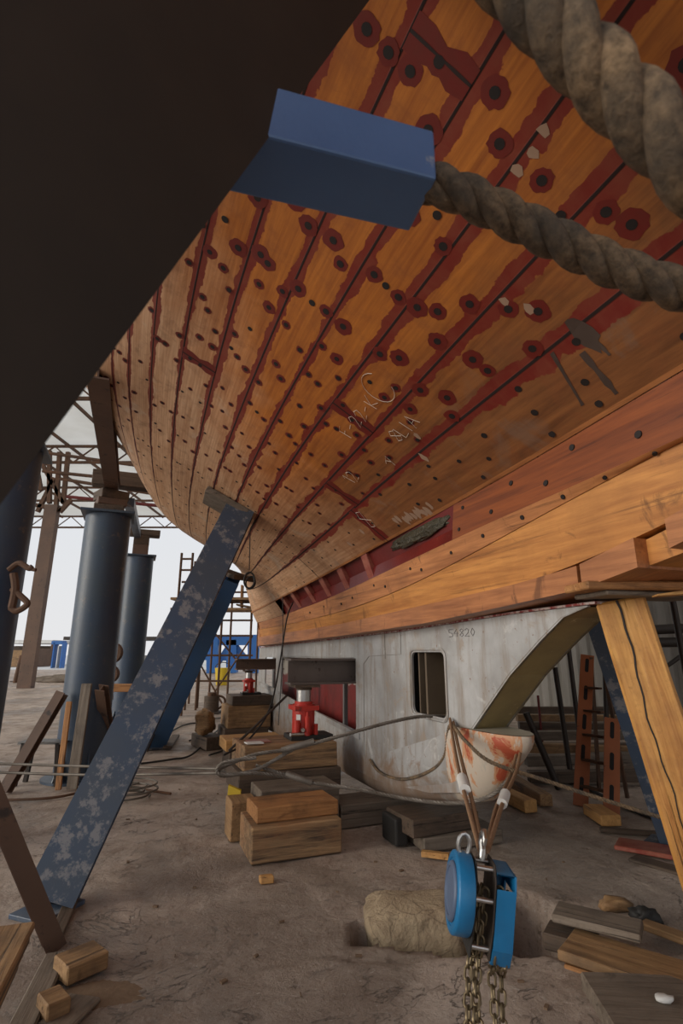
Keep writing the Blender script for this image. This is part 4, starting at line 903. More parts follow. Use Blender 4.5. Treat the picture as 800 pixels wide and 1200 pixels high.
hoist=thing('chain_hoist','blue manual chain hoist hanging from the brown slings with its chains down','chain hoist',att(566,1060,1.8))
axv=Vector((.985,-.02,-.15)).normalized()          # axle direction of the hand wheel
upn=Vector((.10,-.02,1)); upn=(upn-axv*upn.dot(axv)).normalized(); fwd=upn.cross(axv).normalized()
C=att(545,1054,1.80)
def P_(a,f,u): return C+axv*a+fwd*f+upn*u
def ringpts(a,r,u0=0,f0=0,n=40,sc=1.): return [P_(a,f0+math.cos(2*math.pi*i/n)*r*sc,u0+math.sin(2*math.pi*i/n)*r) for i in range(n)]
def drum(name,a0,a1,r,mat,u0=0,f0=0,rim=.006,sub=None):
    mb=MB(); n=40; R=[(a0,.0),(a0,r*.78),(a0-.004,r*.80),(a0-.004,r*.93),(a0,r*.985),(a0+.005,r),(a1-.004,r),(a1,r*.985),(a1,0.)]
    for a,rr in R: mb.v+=ringpts(a,max(rr,.0005),u0,f0,n)
    for k_ in range(len(R)-1):
        for i in range(n): mb.f.append([k_*n+i,k_*n+(i+1)%n,(k_+1)*n+(i+1)%n,(k_+1)*n+i]); mb.m.append(0)
    return mb.build(name,mat,hoist if sub is None else sub,True)
hc=drum('hand_wheel_cover',-.046,.006,.122,M['hoist_blue'],.02)
M['hoist_disc']=paintmat('hoist_face_disc',(.10,.14,.22),(.06,.08,.13),(.02,.03,.05),.5,.45); 
drum('cover_disc',-.0535,-.045,.088,M['hoist_disc'],.02,0,0,hc)
# side plates, spacers and the gear side cover
def plate(name,a,mat,prof,th=.006):
    mb=MB(); mb.prism([P_(a,f,u) for f,u in prof],axv*th); return mb.build(name,mat,hoist,False,.002)
prof=[(-.045,.135),(.045,.135),(.075,.09),(.08,-.05),(.06,-.14),(-.06,-.14),(-.08,-.05),(-.075,.09)]
plate('side_plate',.012,M['black'],prof); plate('side_plate',.075,M['dark_steel'],prof)
mb=MB()
for f,u in ((-.035,.115),(.035,.115),(-.06,.03),(.05,-.11),(-.05,-.11)): 
    m2=MB(); m2.cyl(P_(.016,f,u),P_(.078,f,u),.009,12); m2.build('spacer_bolt',M['chrome'],hoist,True)
# gear cover: open rectangular hoop of flat bar
cov=[(-.066,.115),(.066,.115),(.078,.075),(.078,-.10),(.055,-.15),(-.055,-.15),(-.078,-.10),(-.078,.075)]
mb=MB(); n=len(cov)
for i in range(n):
    if i==n-1: continue
    a,b=cov[i],cov[(i+1)%n]; 
    mb.add([P_(.083,*a),P_(.083,*b),P_(.145,*b),P_(.145,*a),P_(.083,a[0]*.93,a[1]*.95),P_(.083,b[0]*.93,b[1]*.95),P_(.145,b[0]*.93,b[1]*.95),P_(.145,a[0]*.93,a[1]*.95)],[(0,1,2,3),(7,6,5,4),(0,4,5,1),(3,2,6,7)])
mb.build('gear_cover',M['hoist_blue'],hoist,False)
mb=MB(); 
for sg in (1,): mb.prism([P_(.14,sg*.078,.12 if 0 else .075),P_(.14,sg*.045,.075),P_(.14,sg*.045,-.1),P_(.14,sg*.078,-.1)],axv*.006)
mb.prism([P_(.14,-.066,.115),P_(.14,.066,.115),P_(.14,.078,.065),P_(.14,-.078,.065)],axv*.006); mb.prism([P_(.14,-.078,-.085),P_(.14,.078,-.085),P_(.14,.055,-.15),P_(.14,-.055,-.15)],axv*.006)
mb.build('gear_frame',M['hoist_blue'],hoist,False)
mb=MB(); mb.cyl(P_(.084,0,0),P_(.12,0,0),.05,24); mb.build('load_sheave',M['dark_steel'],hoist,True)
mb=MB(); q=P_(.045,0,.13); mb.tube([q,q+upn*.03,q+upn*.045+fwd*.02,q+upn*.07+fwd*.02,q+upn*.085,q+upn*.07-fwd*.022,q+upn*.05-fwd*.02],[.013,.012,.012,.012,.012,.010,.006],10); mb.build('hook',M['chrome'],hoist,True)
mb=MB(); q=P_(-.02,0,.165); mb.tube([q+axv*.02*math.cos(x)+upn*.035*math.sin(x) for x in [i*.52 for i in range(12)]],.008,8,closed=True); mb.build('shackle',M['chrome'],hoist,True)
gzv=.012
for nm,lab,pts in (('load_chain','dense chain',[P_(.03,-.02,.06),P_(.03,-.03,-.12),att(549,1130,1.72),att(548,1200,1.60),att(547,1260,1.53)]),
    ('load_chain','x',[P_(.045,-.02,.06),P_(.045,-.04,-.1),att(560,1130,1.72),att(556,1200,1.60),att(556,1260,1.53)]),
    ('load_chain','x',[P_(.06,-.02,.05),P_(.05,-.03,-.12),att(553,1120,1.78),att(561,1200,1.66),att(561,1265,1.58)]),
    ('hand_chain','x',[P_(.10,-.045,.07),P_(.10,-.05,-.14),att(576,1140,1.80),att(580,1200,1.72),att(582,1270,1.64)]),
    ('hand_chain','x',[P_(.125,-.045,.06),P_(.125,-.05,-.14),att(587,1140,1.80),att(589,1200,1.72),att(590,1270,1.64)])):
    mb=MB(); chain(mb,pts,.034 if nm=='load_chain' else .036,.0046,.0125,random.randint(0,1)); mb.build(nm,M['chain'],hoist,True)
# lump of broken concrete in the pit
def lump(name,label,c,rx,ry,rz,mat,cat='rubble',yaw=0,amp=.25,sub=4,pw=.8):
    bm=bmesh.new(); bmesh.ops.create_icosphere(bm,subdivisions=sub,radius=1); sd=random.random()*30
    for v in bm.verts:
        p=v.co.copy(); q=Vector([math.copysign(abs(t)**pw,t) for t in p]); d_=1+amp*noise.noise(p*1.6+Vector((sd,0,0)))+amp*.35*noise.noise(p*5+Vector((sd,0,0)))+amp*.15*noise.noise(p*13)
        v.co=Vector((q.x*rx*d_,q.y*ry*d_,q.z*rz*d_+0))
    zmin=min(v.co.z for v in bm.verts)
    me=bpy.data.meshes.new(name); bm.to_mesh(me); bm.free(); me.shade_smooth()
    return tag(link(name,me,mat,Matrix.Translation(c)@Matrix.Rotation(yaw,4,'Z')),label,cat)
k=NT('pale_broken_concrete'); co=k.coord(); a=k.noise(co,6,7,.7,.5); b=k.noise(co,30,6,.7); vo=k.n('TexVoronoi',feature='DISTANCE_TO_EDGE'); vo.inputs['Scale'].default_value=7; k.l(co,vo.inputs[0])
c=k.mix(k.ramp(a,.35,.65),(.48,.37,.24),(.34,.25,.16)); c=k.mix(k.math('MULTIPLY',k.ramp(vo.outputs[0],.03,.0),.5),c,(.08,.05,.03)); M['pale_conc']=k.out(c,.95,0,k.math('ADD',a,k.math('MULTIPLY',b,.4)),1.,.04)
lump('concrete_lump','pale cracked concrete lump filling the pit left of the blue hoist',Vector((.40,3.27,-.075)),.27,.21,.16,M['pale_conc'],pw=.55,amp=.18)
# ---------------------------------------------------------------- left foreground
def board(name,label,a,b,w,h,mat,cat='board',up=(0,0,1),group=None,rough=.004): return tag(timber(name,a,b,w,h,mat,None,Vector(up),rough),label,cat,group)
# brown angle iron brace meeting the shore foot
t=thing('angle_iron_brace','brown steel brace leaning from the left edge to the floor by the near shore foot','steel brace',atz(58,1112,0))
a=atz(64,1108,.01); b=att(-20,905,2.35)
v=(b-a).normalized(); ib=ibeam('beam',a,b,.085,.09,M['brown_steel'],t,Vector((.6,-.8,.1)),.012,.01)
# plank platform bottom left (stack of boards)
tz=.36
for i,(dz,m,l) in enumerate(((0,'timber','topmost reddish board of the pile at the lower left corner'),(-.035,'timber_dark','dark second board of the pile at the lower left corner'),(-.07,'timber','third worn board of the pile at the lower left corner'),(-.105,'timber_grey','lowest grey board of the pile at the lower left corner'))):
    a=Vector((-1.02-.02*i,1.30,tz+dz)); b=Vector((-1.45-.02*i,2.72-.03*i,tz+dz))
    e=Vector((-.955,-.295,0))*(.18+.006*i); board('board',l,Vector((-.93,1.61,tz+dz))+e,Vector((-1.15,2.32-.015*i,tz+dz))+e,.36,.03,M[m],up=(0,0,1))
tag(timber('timber_block',Vector((-1.5,1.85,.116)),Vector((-1.12,1.95,.116)),.2,.226,M['timber_dark']),'dark timber block carrying the board pile at the lower left corner','timber block')
P=[atz(62,1128,0),atz(110,1128,0)]
o=board('wood_block','sawn wood block with pale end lying near the shore foot',atz(70,1138,.045),atz(118,1118,.045),.15,.07,M['timber'],'wood block')
o=board('wood_block','smaller wood block at the bottom left below the sawn block',atz(48,1184,.04),atz(76,1172,.04),.12,.07,M['timber'],'wood block')
board('board','narrow grey board on the floor pointing at the bottom left corner',atz(20,1215,.02),atz(68,1118,.02),.10,.025,M['timber_grey'])
board('board','thin dark board lying beside the near shore foot',atz(64,1100,.02),atz(84,1055,.02),.07,.02,M['timber_dark'])
board('board','flat grey board at the bottom edge right of the small wood block',atz(62,1205,.015),atz(100,1168,.015),.14,.02,M['timber_grey'])
k=NT('sawdust'); co=k.coord(); a=k.noise(co,25,6,.7); M['sawdust']=k.out(k.mix(a,(.24,.16,.10),(.12,.075,.045)),.95,0,a,.6,.01)
mb=MB(); c=atz(115,1165,.0); n=70; ring=[c+Vector((math.cos(2*math.pi*i/n)*.22*random.uniform(.9,1.08),math.sin(2*math.pi*i/n)*.12*random.uniform(.9,1.08),-.004)) for i in range(n)]
mb.add(ring+[c+Vector((0,0,.016))],[[i,(i+1)%n,n] for i in range(n)]); tag(mb.build('sawdust',M['sawdust'],None,True),'scatter of brown sawdust round the wood blocks at lower left','sawdust',None,'stuff')
# ---------------------------------------------------------------- foot of the left tube stand
board('leaning_plank','narrow orange plank leaning on the foot of the planked blue stand',atz(68,926,.02),at(81,822,5.95),.06,.025,M['timber_orange'],'plank',up=(0,-1,.2))
board('leaning_plank','wider pale speckled plank leaning on the foot of the planked blue stand',atz(84,925,.02),at(102,801,5.95),.11,.03,M['timber_grey'],'plank',up=(0,-1,.2))
t=thing('raking_brace','grey steel raking brace left of the planked blue stand','brace',atz(3,930,0))
ibeam('beam',atz(5,928,.02),at(73,812,6.1),.10,.1,M['brown_steel'],t,Vector((0,-1,.3)),.014,.012)
t=thing('raking_brace','brown steel raking brace right of the planked blue stand','brace',atz(128,905,0))
ibeam('beam',atz(131,900,.02),at(119,806,6.15),.11,.1,M['brown_steel'],t,Vector((0,-1,.3)),.014,.012)
t=thing('raking_brace','dark thin raking brace behind the brown one on the planked stand','brace',atz(132,868,0))
ibeam('beam',atz(134,872,.02),at(118,812,6.9),.09,.09,M['dark_steel'],t,Vector((0,-1,.3)),.014,.012)
# low steel trestle by the stand
t=thing('steel_trestle','low dark steel trestle at the left foot of the planked blue stand','trestle',atz(38,922,0))
z1=.42; c=atz(40,922,0)
mb=MB(); mb.obox(c+Vector((0,.12,z1)),Vector((.24,0,0)),Vector((0,.12,0)),Vector((0,0,.012))); mb.build('top',M['grey_steel'],t)
for dx in (-.2,.2):
    for dy in (.02,.22):
        mb=MB(); mb.bar(c+Vector((dx*1.1,dy,0)),c+Vector((dx*.9,dy,z1)),.04,.04,Vector((0,1,0))); mb.build('leg',M['dark_steel'],t)
# rusty clamp on the leftmost stand
t=thing('rusty_clamp','rusty screw clamp fixed to the side of the leftmost blue stand','clamp',at(20,690,4.2))
for nm,pts,r in (('jaw',[(10,668),(22,660),(34,666),(38,664)],.022),('jaw',[(14,690),(26,700),(32,708),(20,716),(12,712)],.024),('screw',[(16,672),(18,690),(14,712)],.03),('handle',[(30,666),(42,668)],.014)):
    mb=MB(); mb.tube(spline([at(x,y,4.12) for x,y in pts],6) if len(pts)>2 else [at(x,y,4.12) for x,y in pts],r,8); mb.build(nm,M['rust'],t,True)
# chain block and rigging hanging between the two stands
t=thing('rigging_hardware','rusty pulley block hanging on a cord between the two back stands','pulley block',at(132,740,8.5))
mb=MB(); mb.tube([at(134,640,8.5),at(133,735,8.5),at(131,820,8.5)],.02,6); mb.build('cord',M['rust'],t)
for (x,y,r) in ((133,698,.13),(131,765,.16),(129,790,.13),(130,735,.07)):
    mb=MB(); c=at(x,y,8.5); mb.cyl(c+Vector((0,-.05,0)),c+Vector((0,.05,0)),r,16); mb.build('sheave',M['rust'],t,True)
board('timber_bar','orange timber bar laid between the two back stands',at(122,806,7.6),at(158,806,7.6),.12,.1,M['timber_orange'],'timber')
for i,(x0,y0,x1,y1,l) in enumerate(((150,850,160,800,'dark scrap plank leaning on the dusky stand, left one'),(168,880,186,838,'brown scrap plank propped beside the fresh blue shore'),(196,876,206,862,'short dark scrap lying right of the fresh blue shore base'))):
    board('scrap_plank',l,atz(x0,y0,.04),at(x1,y1,atz(x0,y0).y+.35) if i<2 else atz(x1,y1,.04),.12,.04,M['timber_dark'],'plank')
# ---------------------------------------------------------------- right foreground planks
board('board','smooth brown board on top of the plank pile at lower right',atz(650,1068,.13),atz(752,1092,.13),.17,.035,M['timber_grey'])
board('board','wide paint-scuffed plank in the middle of the lower right pile',atz(664,1105,.075),atz(850,1165,.075),.26,.04,M['timber'])
board('board','short dark board end poking out at the left of the lower right pile',atz(640,1094,.04),atz(700,1110,.04),.16,.07,M['timber_dark'])
board('board','orange-edged thin board under the scuffed plank at lower right',atz(668,1122,.03),atz(850,1178,.03),.22,.03,M['timber_orange'])
board('board','reddish board half buried beneath the lower right pile',atz(690,1128,.012),atz(740,1130,.012),.14,.02,M['timber'])
board('board','grey weathered slab timber in the bottom right corner',atz(700,1185,.05),atz(900,1195,.05),.34,.09,M['timber_grey'])
board('board','thin tan board behind the plank pile against the timber prop',atz(752,1082,.06),atz(830,1110,.06),.08,.03,M['timber'])
board('board','red painted board on the floor left of the timber prop',atz(722,988,.03),atz(790,1000,.03),.22,.03,M['pink'])
board('board','dark tilted board under the red board near the prop',atz(740,1005,.012),atz(800,1022,.012),.12,.02,M['timber_dark'])
lump('rubber_lump','crumpled black rubber lump on the floor beside the plank pile',atz(756,1074,.035),.07,.05,.04,M['black'],'rubber',amp=.5,sub=3)
lump('stone','small brown stone at the top end of the plank pile',atz(722,1060,.03),.08,.05,.035,M['timber'],'stone',amp=.4,sub=3)
lump('stone','tiny white stone on the bottom right grey slab',atz(778,1170,.108)+Vector((0,0,.0)),.03,.02,.012,M['white'],'stone',amp=.4,sub=2)

# crumpled dark bag stuffed in the open strake
def sbag():
    bm=bmesh.new(); bmesh.ops.create_icosphere(bm,subdivisions=4,radius=1)
    for v in bm.verts:
        p=v.co; d_=1+.28*noise.noise(p*2.3)+.16*noise.noise(p*6); s=1.33+p.x*.40*d_; g=3.74+p.y*.22*d_; v.co=hp(s,g,-.035+p.z*.035*d_)
    c=hp(1.33,3.7,-.035); 
    for v in bm.verts: v.co-=c
    me=bpy.data.meshes.new('plastic_bag'); bm.to_mesh(me); bm.free(); me.shade_smooth()
    k=NT('dark_plastic'); co=k.coord(); a=k.noise(co,14,5,.7,1.); m=k.out(k.mix(a,(.02,.018,.01),(.09,.075,.045)),.25,0,a,1.,.03)
    tag(link('plastic_bag',me,m,Matrix.Translation(c)),'crumpled dark plastic bag stuffed into the near end of the open strake','bag')
sbag()

# wood chips and grit scattered on the floor
random.seed(5)
spots=[(150,1010),(182,1062),(228,1040),(268,985),(230,960),(205,1120),(262,1150),(330,1080),(352,1165),(395,1045),(420,1120),(440,1010),(470,1020),(505,1000),(640,1030),(660,1010),(610,1150),(640,1180),(300,1120),(150,960),(210,925),(255,930),(238,900)]
k=NT('chip_wood'); M['chip']=k.out((.16,.10,.06),.8)
for i,(x,y) in enumerate(spots):
    p=atz(x,y,gz(*atz(x,y,0).xy)+.006); mb=MB(); a=random.uniform(0,3.1); L=random.uniform(.006,.016); u=Vector((math.cos(a),math.sin(a),0)); w_2=Vector((-u.y,u.x,0)); mb.obox(p,u*L,w_2*L*random.uniform(.3,.7),Vector((0,0,.004)))
    tag(mb.build('wood_chip',M['chip']),'tiny wood chip scattered on the bare concrete floor','wood chip','wood chips scattered over the floor')

# countersunk bolt holes in the narrow strakes
for s,g,r in [(-.55,3.35,.017),(-.18,3.75,.016),(.0,3.3,.016),(.28,3.7,.015),(.45,3.25,.014),(.75,3.75,.012),(.78,3.2,.012),(-.6,2.6,.010),(-.35,2.5,.010),(-.1,2.55,.012),(.2,2.5,.013),(.55,2.55,.012),(.9,2.5,.011),(1.3,2.4,.011),(1.45,2.65,.011),(1.9,2.4,.011),(2.1,2.65,.011),(2.6,2.5,.011),(2.9,2.4,.011),(3.4,2.6,.011),(3.9,2.5,.011)]:
    mb=MB(); n_=hn(s,g); c=hp(s,g,.0045); T=(hp(s+.03,g)-hp(s-.03,g)).normalized(); B=n_.cross(T)
    top=.0075; mb.add([c+n_*top+T*math.cos(a)*r+B*math.sin(a)*r for a in [math.pi*2*i/12 for i in range(12)]]+[c-n_*.01+T*math.cos(a)*r+B*math.sin(a)*r for a in [math.pi*2*i/12 for i in range(12)]],[list(range(12)),list(range(12,24))]+[[i,(i+1)%12,12+(i+1)%12,12+i] for i in range(12)])
    mb.build('bolt_hole',M['hole'],hull)
# ---------------------------------------------------------------- right background
def pole(name,label,a,b,r,mat,cat='pole'):
    mb=MB(); mb.tube([a,b],r,10); return tag(mb.build(name,mat,None,True),label,cat)
def gpole(x,ytop,xb,yb,Yt=None):
    b=atz(xb,yb,0); return b,at(x,ytop,Yt or b.y)
for (xt,yt,xb,yb,r,m,l) in ((666,760,684,905,.028,'dark_steel','dark scaffold pole standing left of the orange ladder'),
  (650,782,670,918,.028,'dark_steel','second dark scaffold pole nearer the raked keel edge'),
  (630,815,636,880,.018,'primer_red','thin red pole seen behind the peeling nose'),
  (616,835,655,925,.035,'dark_steel','dark slanting brace pole rising right behind the nose'),
  (706,700,712,900,.03,'dark_steel','dark scaffold pole behind the orange ladder')):
    b=atz(xb,yb,.0); pole('scaffold_pole',l,b,at(xt,yt,b.y+.1),r,M[m])
b=at(815,800,4.6); pole('scaffold_pole','dark scaffold pole at the right edge beyond the timber prop',atz(835,960,0),at(779,655,5.3),.03,M['dark_steel'])
for (x0,y0,x1,y1,l) in ((765,738,830,735,'dark horizontal beam behind the prop at the right edge'),(770,753,830,752,'thinner dark horizontal pole below the dark beam at the right edge'),(782,780,830,745,'dark diagonal pole at the right edge behind the prop')):
    pole('scaffold_pole',l,at(x0,y0,6.6),at(x1,y1,6.6),.06 if 'beam' in l else .025,M['dark_steel'])
pole('scaffold_pole','thin horizontal scaffold pole under the keel overhang at the right',at(760,672,5.6),at(800,668,5.6),.03,M['dark_steel'])
# orange step ladder
t=thing('step_ladder','orange step ladder with slotted rails standing behind the keel nose','ladder',atz(692,945,0))
def rail(a,b,w,nslot):
    o=timber('rail',a,b,.03,w,M['ladder'],t,up=Vector((.8,-.3,0)),rough=.001,bevel=.003); Mx=WM[o.name]; L=(b-a).length
    for i in range(nslot):
        x=-L/2+L*(i+.6)/nslot; mb=MB(); q=[]
        for k_ in range(16):
            A=2*math.pi*k_/16; q.append(Mx@Vector((x+math.copysign(.055,math.cos(A))+.02*math.cos(A),-.0165 if True else 0,.018*math.sin(A))))
        for sg in (-1,1):
            mb=MB(); mb.v=[Mx@Vector(((Mx.inverted()@p).x,sg*.0165,(Mx.inverted()@p).z)) for p in q]; mb.f=[list(range(16))]; mb.m=[0]; mb.build('slot',M['hole'],o)
    return o
M['ladder']=paintmat('orange_ladder_paint',(.42,.13,.045),(.30,.09,.03),(.12,.05,.03),.45,.5)
lb=atz(680,945,0); lb2=atz(716,955,0)
rail(lb,at(688,768,lb.y+.45),.13,5); rail(lb2,at(717,842,lb2.y+.2),.13,3)
for i in range(5):
    f=.12+.16*i; a=lb.lerp(at(688,768,lb.y+.45),f); b=lb2.lerp(at(700,768,lb2.y+.6),f); mb=MB(); mb.bar(a,b,.05,.02); mb.build('rung',M['rust'],t)
rb=atz(702,925,0); mb=MB(); mb.bar(rb,at(692,770,rb.y-.2),.03,.04); mb.build('back_leg',M['rust'],t)
rb=atz(735,935,0); mb=MB(); mb.bar(rb,at(706,775,rb.y-.2),.03,.04); mb.build('back_leg',M['rust'],t)
# timber pile lying along the wall
random.seed(21)
mats=['timber_dark','timber_grey','timber','timber_dark','timber_grey']
lab=['longest dark timber at the front of the wall pile','grey timber second in the wall pile','pale timber in the wall pile behind the ladder','dark thin timber on the wall pile','grey split timber against the shed wall','brown plank crossing the wall pile','dark square timber deep in the wall pile','thin grey lath on top of the wall pile','short pale timber near the nose in the wall pile']
for i in range(9):
    y=6.2+.42*i; x0=2.0+.12*i; L=2.2+random.uniform(-.4,.5); z=.07+.05*(i%3)+.05*i*.6; a=random.uniform(-.16,.12)-.12
    board('timber',lab[i],Vector((x0,y,z)),Vector((x0+L,y+L*math.sin(a),z+random.uniform(-.02,.10))),.14,.11,M[mats[i%5]],'timber')
board('timber','pale sawn timber end pointing at the camera right of the hoist slings',atz(596,925,.06)+Vector((-.25,.55,0)),atz(622,945,.06),.12,.10,M['timber_new'],'timber')
board('timber','second pale sawn timber beside the one behind the slings',atz(612,915,.06)+Vector((-.15,.6,0)),atz(640,938,.06),.12,.10,M['timber'],'timber')
board('timber','short tan timber offcut at the ladder foot',atz(694,948,.05),atz(716,962,.05),.16,.08,M['timber_new'],'timber')
board('timber','thin dark lath on the floor between ladder and red board',atz(702,972,.02),atz(780,978,.02),.05,.03,M['timber_dark'],'lath')
wire('hose','dark hose snaking across the floor behind the timber prop','hose',[atz(640,905,.02),atz(690,925,.02),atz(730,945,.02),atz(790,968,.02)],.016,M['black'])
# ---------------------------------------------------------------- left background
# far lattice column of the shed edge
def lattice(name,label,x,y,z0,z1,w,mat,cat='column'):
    t=thing(name,label,cat,Vector((x,y,z0)))
    for dx in (-w/2,w/2):
        for dy in (-w/2,w/2):
            mb=MB(); mb.bar((x+dx,y+dy,z0),(x+dx,y+dy,z1),w*.16,w*.16,Vector((0,1,0))); mb.build('chord',mat,t)
    mb=MB(); n=int((z1-z0)/w/1.0)
    for i in range(n):
        a=z0+(z1-z0)*i/n; b=z0+(z1-z0)*(i+1)/n; sg=1 if i%2 else -1
        for dy in (-w/2,w/2): mb.bar((x-sg*w/2,y+dy,a),(x+sg*w/2,y+dy,b),w*.09,w*.09,Vector((0,1,0)))
    mb.build('lacing',mat,t); return t
# tall steel column with lattice head under the roof
b=atz(30,789,0)
sc=22./b.y
def near(px,py): return at(px,py,22.)
t=thing('shed_column','tall brown steel column with a lattice head holding the shed roof','column',near(30,790)*1)
c0=near(29,812); c0.z=0; 
mb=MB(); mb.bar(Vector((c0.x,22,0)),near(62,592),.55,.3,Vector((0,1,0))); mb.build('column',M['brown_steel'],t)
for q,nm in (([(50,545),(75,590)],'brace'),([(42,592),(72,598)],'crosshead'),([(48,575),(40,530)],'chord'),([(58,590),(58,528)],'chord'),([(66,592),(70,530)],'chord'),([(74,590),(80,530)],'chord'),([(44,600),(64,560)],'brace'),([(70,600),(84,585)],'brace')):
    mb=MB(); mb.bar(near(*q[0]),near(*q[1]),.16,.16,Vector((0,1,0))); mb.build(nm,M['rust'],t)
for (x0,y0,x1,y1,l,m) in ((50,530,235,556,'long rusty roof tie running behind the stand tops','rust'),(50,552,240,572,'lower rusty roof tie behind the stand tops','rust'),(78,582,240,598,'thin red pipe crossing below the roof edge','primer_red'),(70,561,250,590,'thin dark pipe just above the red pipe','rust')):
    pole('roof_pipe',l,at(x0,y0,21.5),at(x1,y1,21.5),.07,M[m],'pipe')
# leaning pole near
pole('pole','dark leaning post right of the tall shed column foot',atz(18,800,0),at(26,768,atz(18,800).y),.12,M['rust'])
# scaffold tower behind the stern
Y=12.5
def scaff(name,label,xs_,Y,ytop,yb,rungs):
    t=thing(name,label,'scaffold',at(xs_[0],yb,Y)); t.location.z=0; WM[t.name]=Matrix.Translation(t.location)
    for x in xs_:
        a=at(x,ytop,Y); mb=MB(); mb.tube([Vector((a.x,Y,0)),a],.03,8); mb.build('upright',M['rust'],t,True)
        mb=MB(); mb.tube([Vector((a.x,Y+1.2,0)),a+Vector((0,1.2,0))],.03,8); mb.build('upright',M['rust'],t,True)
    for y in rungs:
        a=at(xs_[0],y,Y); b=at(xs_[-1],y,Y); mb=MB(); mb.tube([a,b],.025,8); mb.build('ledger',M['rust'],t,True)
    return t
scaff('scaffold','narrow rusty scaffold tower left of the two blue shores tops',[213,226],Y,648,820,[655,668,682,700,716,735,755,780,800])
Y=14.2
t=scaff('scaffold','wide rusty scaffold with board platforms seen beyond the stern',[216,240,262,296],Y,690,828,[694,706,727,745,768,798])
for y,w in ((703,.12),(715,.10)):
    mb=MB(); a=at(205,y,Y); b=at(300,y,Y); mb.bar(a,b,.8,.06); mb.build('platform',M['timber'],t)
for q in ([(240,828),(296,745)],[(216,745),(262,828)],[(296,798),(240,727)]):
    mb=MB(); mb.tube([at(*q[0],Y),at(*q[1],Y)],.022,8); mb.build('brace',M['rust'],t,True)
board('scaffold_board','pale board tilted on the scaffold beyond the stern',at(278,709,14.2),at(296,712,14.2),.35,.04,M['timber'])
board('scaffold_board','upright tan board standing on the scaffold platform',at(283,712,14.2),at(284,686,14.2),.22,.05,M['timber_orange'])
# blue trestle carriage far out in the yard
Yb=38.
t=thing('blue_carriage','blue steel boat trestle standing out in the bright yard','trestle',Vector((at(270,785,Yb).x,Yb,0)))
M['blue_far']=paintmat('blue_trestle_paint',(.02,.12,.42),(.03,.14,.40))
for q,w,nm in (([(245,750),(305,750)],.7,'top_beam'),([(250,750),(250,790)],.8,'post'),([(272,750),(272,790)],.7,'post'),([(298,750),(298,790)],.8,'post'),([(250,785),(272,752)],.35,'brace'),([(298,785),(272,752)],.35,'brace'),([(240,770),(305,772)],.4,'rail')):
    a=at(*q[0],Yb); b=at(*q[1],Yb); a.z=max(a.z,.02); b.z=max(b.z,.02)
    if (a-b).length<.1: continue
    mb=MB(); mb.bar(a,b,w,w,Vector((0,1,0))); mb.build(nm,M['blue_far'],t)
# yard buildings and machines near the horizon
Yf=60.
def fbox(name,label,cat,x0,x1,y0,y1,Y,mat,depth=4,par=None,z0=None):
    a=at(x0,y1,Y); b=at(x1,y0,Y); zb=0 if z0 is None else z0; mb=MB(); mb.obox(Vector(((a.x+b.x)/2,Y+depth/2,(zb+b.z)/2)),Vector(((b.x-a.x)/2,0,0)),Vector((0,depth/2,0)),Vector((0,0,(b.z-zb)/2)))
    o=mb.build(name,mat,par); 
    if par is None: tag(o,label,cat)
    return o
t=thing('yard_shed','low open shed with brown goods at the far left horizon','shed',Vector((at(20,780,Yf).x,Yf,0)))
fbox('roof','','',-10,62,750,754,Yf,M['white'],8,t,at(0,754,Yf).z); fbox('wall','','',-10,60,757,784,Yf+3,M['timber_dark'],.5,t)
for x in (8,36,58):
    fbox('post','','',x,x+2,754,784,Yf,M['rust'],.4,t)
fbox('container','brown cargo container in front of the far left shed','container',2,30,762,784,Yf-5,M['timber'],2.5)
fbox('container','red cargo container beside the brown one near the horizon','container',34,46,760,784,Yf-5,M['brown_steel'],2.5)
t=thing('portal_frame','small blue and white portal frame parked near the horizon','portal',Vector((at(67,784,50).x,50,0)))
for a,b,c_,d_,m in ((60,63,753,784,'blue_far'),(70,73,753,784,'blue_far'),(60,73,751,755,'blue_far'),(65,69,757,780,'white')):
    fbox('member','','',a,b,c_,d_,50,M[m],.8,t,None if c_>751.5 else at(60,755,50).z)
t=thing('canopy','long thin dark roofed canopy on the horizon behind the stands','canopy',Vector((at(140,784,Yf).x,Yf,0)))
fbox('roof','','',74,205,746,750,Yf,M['dark_steel'],5,t,at(0,750,Yf).z)
for x in (80,110,150,180,200): fbox('post','','',x,x+1.5,750,784,Yf,M['grey_steel'],.4,t)
fbox('stack','row of brown stacked goods under the long canopy','goods',112,136,764,784,Yf+1,M['timber'],2)
fbox('stack','pale boxes under the long canopy at its right end','goods',180,204,766,784,Yf+1,M['white'],2)
fbox('boat','low grey boat hull on the ground left of the fresh blue shore','boat',152,178,768,784,Yf-4,M['grey_steel'],3)
t=thing('traffic_cone','small orange traffic cone far away at the left','cone',atz(21,799,0)); c=t.location.copy()
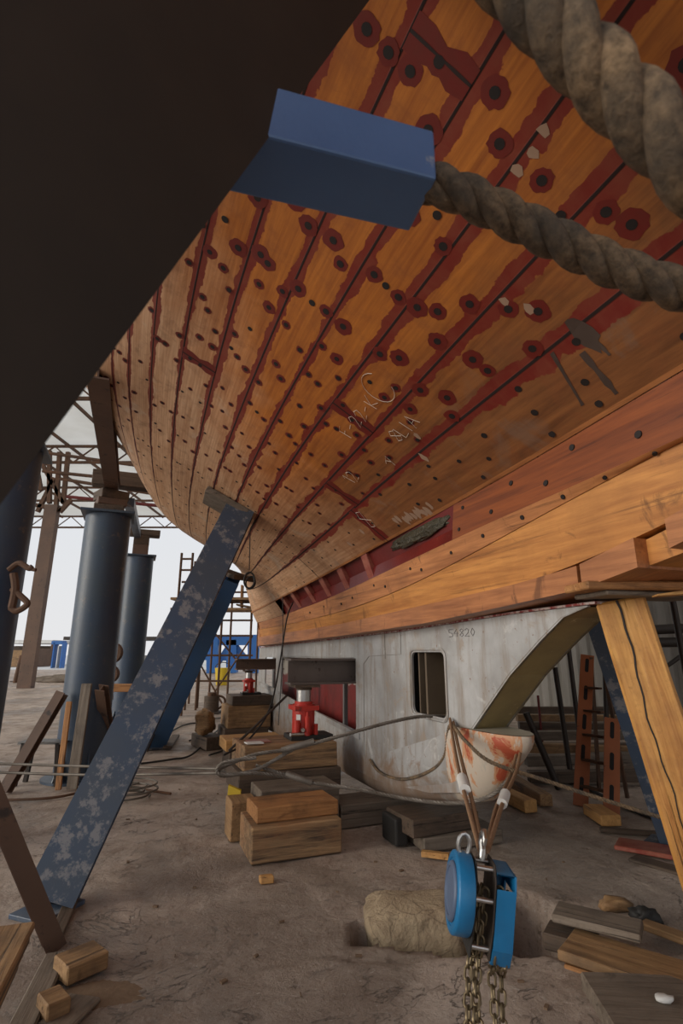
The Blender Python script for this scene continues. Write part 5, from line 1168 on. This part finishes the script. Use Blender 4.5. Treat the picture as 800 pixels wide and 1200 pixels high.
mb=MB(); mb.tube([c+Vector((0,0,.03)),c+Vector((0,0,.75))],[.19,.03],14); M['cone']=paintmat('cone_plastic',(.7,.10,.03),(.6,.08,.02)); mb.build('body',M['cone'],t,True); mb=MB(); mb.obox(c+Vector((0,0,.02)),Vector((.25,0,0)),Vector((0,.25,0)),Vector((0,0,.02))); mb.build('foot',M['black'],t)
lump('rubble_heap','low grey rubble heap at the floor edge between the left columns',atz(75,797,.1),1.3,.4,.22,M['timber_grey'],'rubble',amp=.5)
# middle distance floor items
t=thing('electric_pump','small brown electric pump standing on the floor beyond the blue shores','pump',atz(247,836,0)); c=t.location.copy()
mb=MB(); mb.cyl(c+Vector((0,0,.05)),c+Vector((0,0,.38)),.17,18); mb.build('motor',M['timber_dark'],t,True); mb=MB(); mb.cyl(c+Vector((0,0,.38)),c+Vector((0,0,.46)),.10,16); mb.build('cap',M['rust'],t,True)
mb=MB(); mb.obox(c+Vector((0,0,.025)),Vector((.22,0,0)),Vector((0,.18,0)),Vector((0,0,.025))); mb.build('base',M['dark_steel'],t); mb=MB(); mb.tube(spline([c+Vector((.16,0,.1)),c+Vector((.3,0,.2)),c+Vector((.28,0,.34)),c+Vector((.1,0,.4))],6),.025,8); mb.build('outlet_pipe',M['rust'],t,True)
t=thing('bucket','yellow bucket standing on the floor beyond the stern','bucket',atz(260,803,0)); c=t.location.copy()
mb=MB(); mb.tube([c+Vector((0,0,.01)),c+Vector((0,0,.72))],[.26,.34],20); mb.build('pail',M['yellow'],t,True); mb=MB(); mb.tube([c+Vector((.34*math.cos(a),0,.7+.25*math.sin(a))) for a in [R_(x) for x in range(0,181,20)]],.02,6); mb.build('handle',M['dark_steel'],t,True)
lump('sack','crumpled pale sack lying left of the distant jack crib',kp(6.5,.95,.36),.14,.17,.18,M['timber'],'sack',amp=.4,sub=3)
tag(timber('timber_block',kp(6.3,.80,.09),kp(6.9,.95,.09),.3,.17,M['timber_dark']),'dark block under the crumpled sack by the distant crib','timber block')
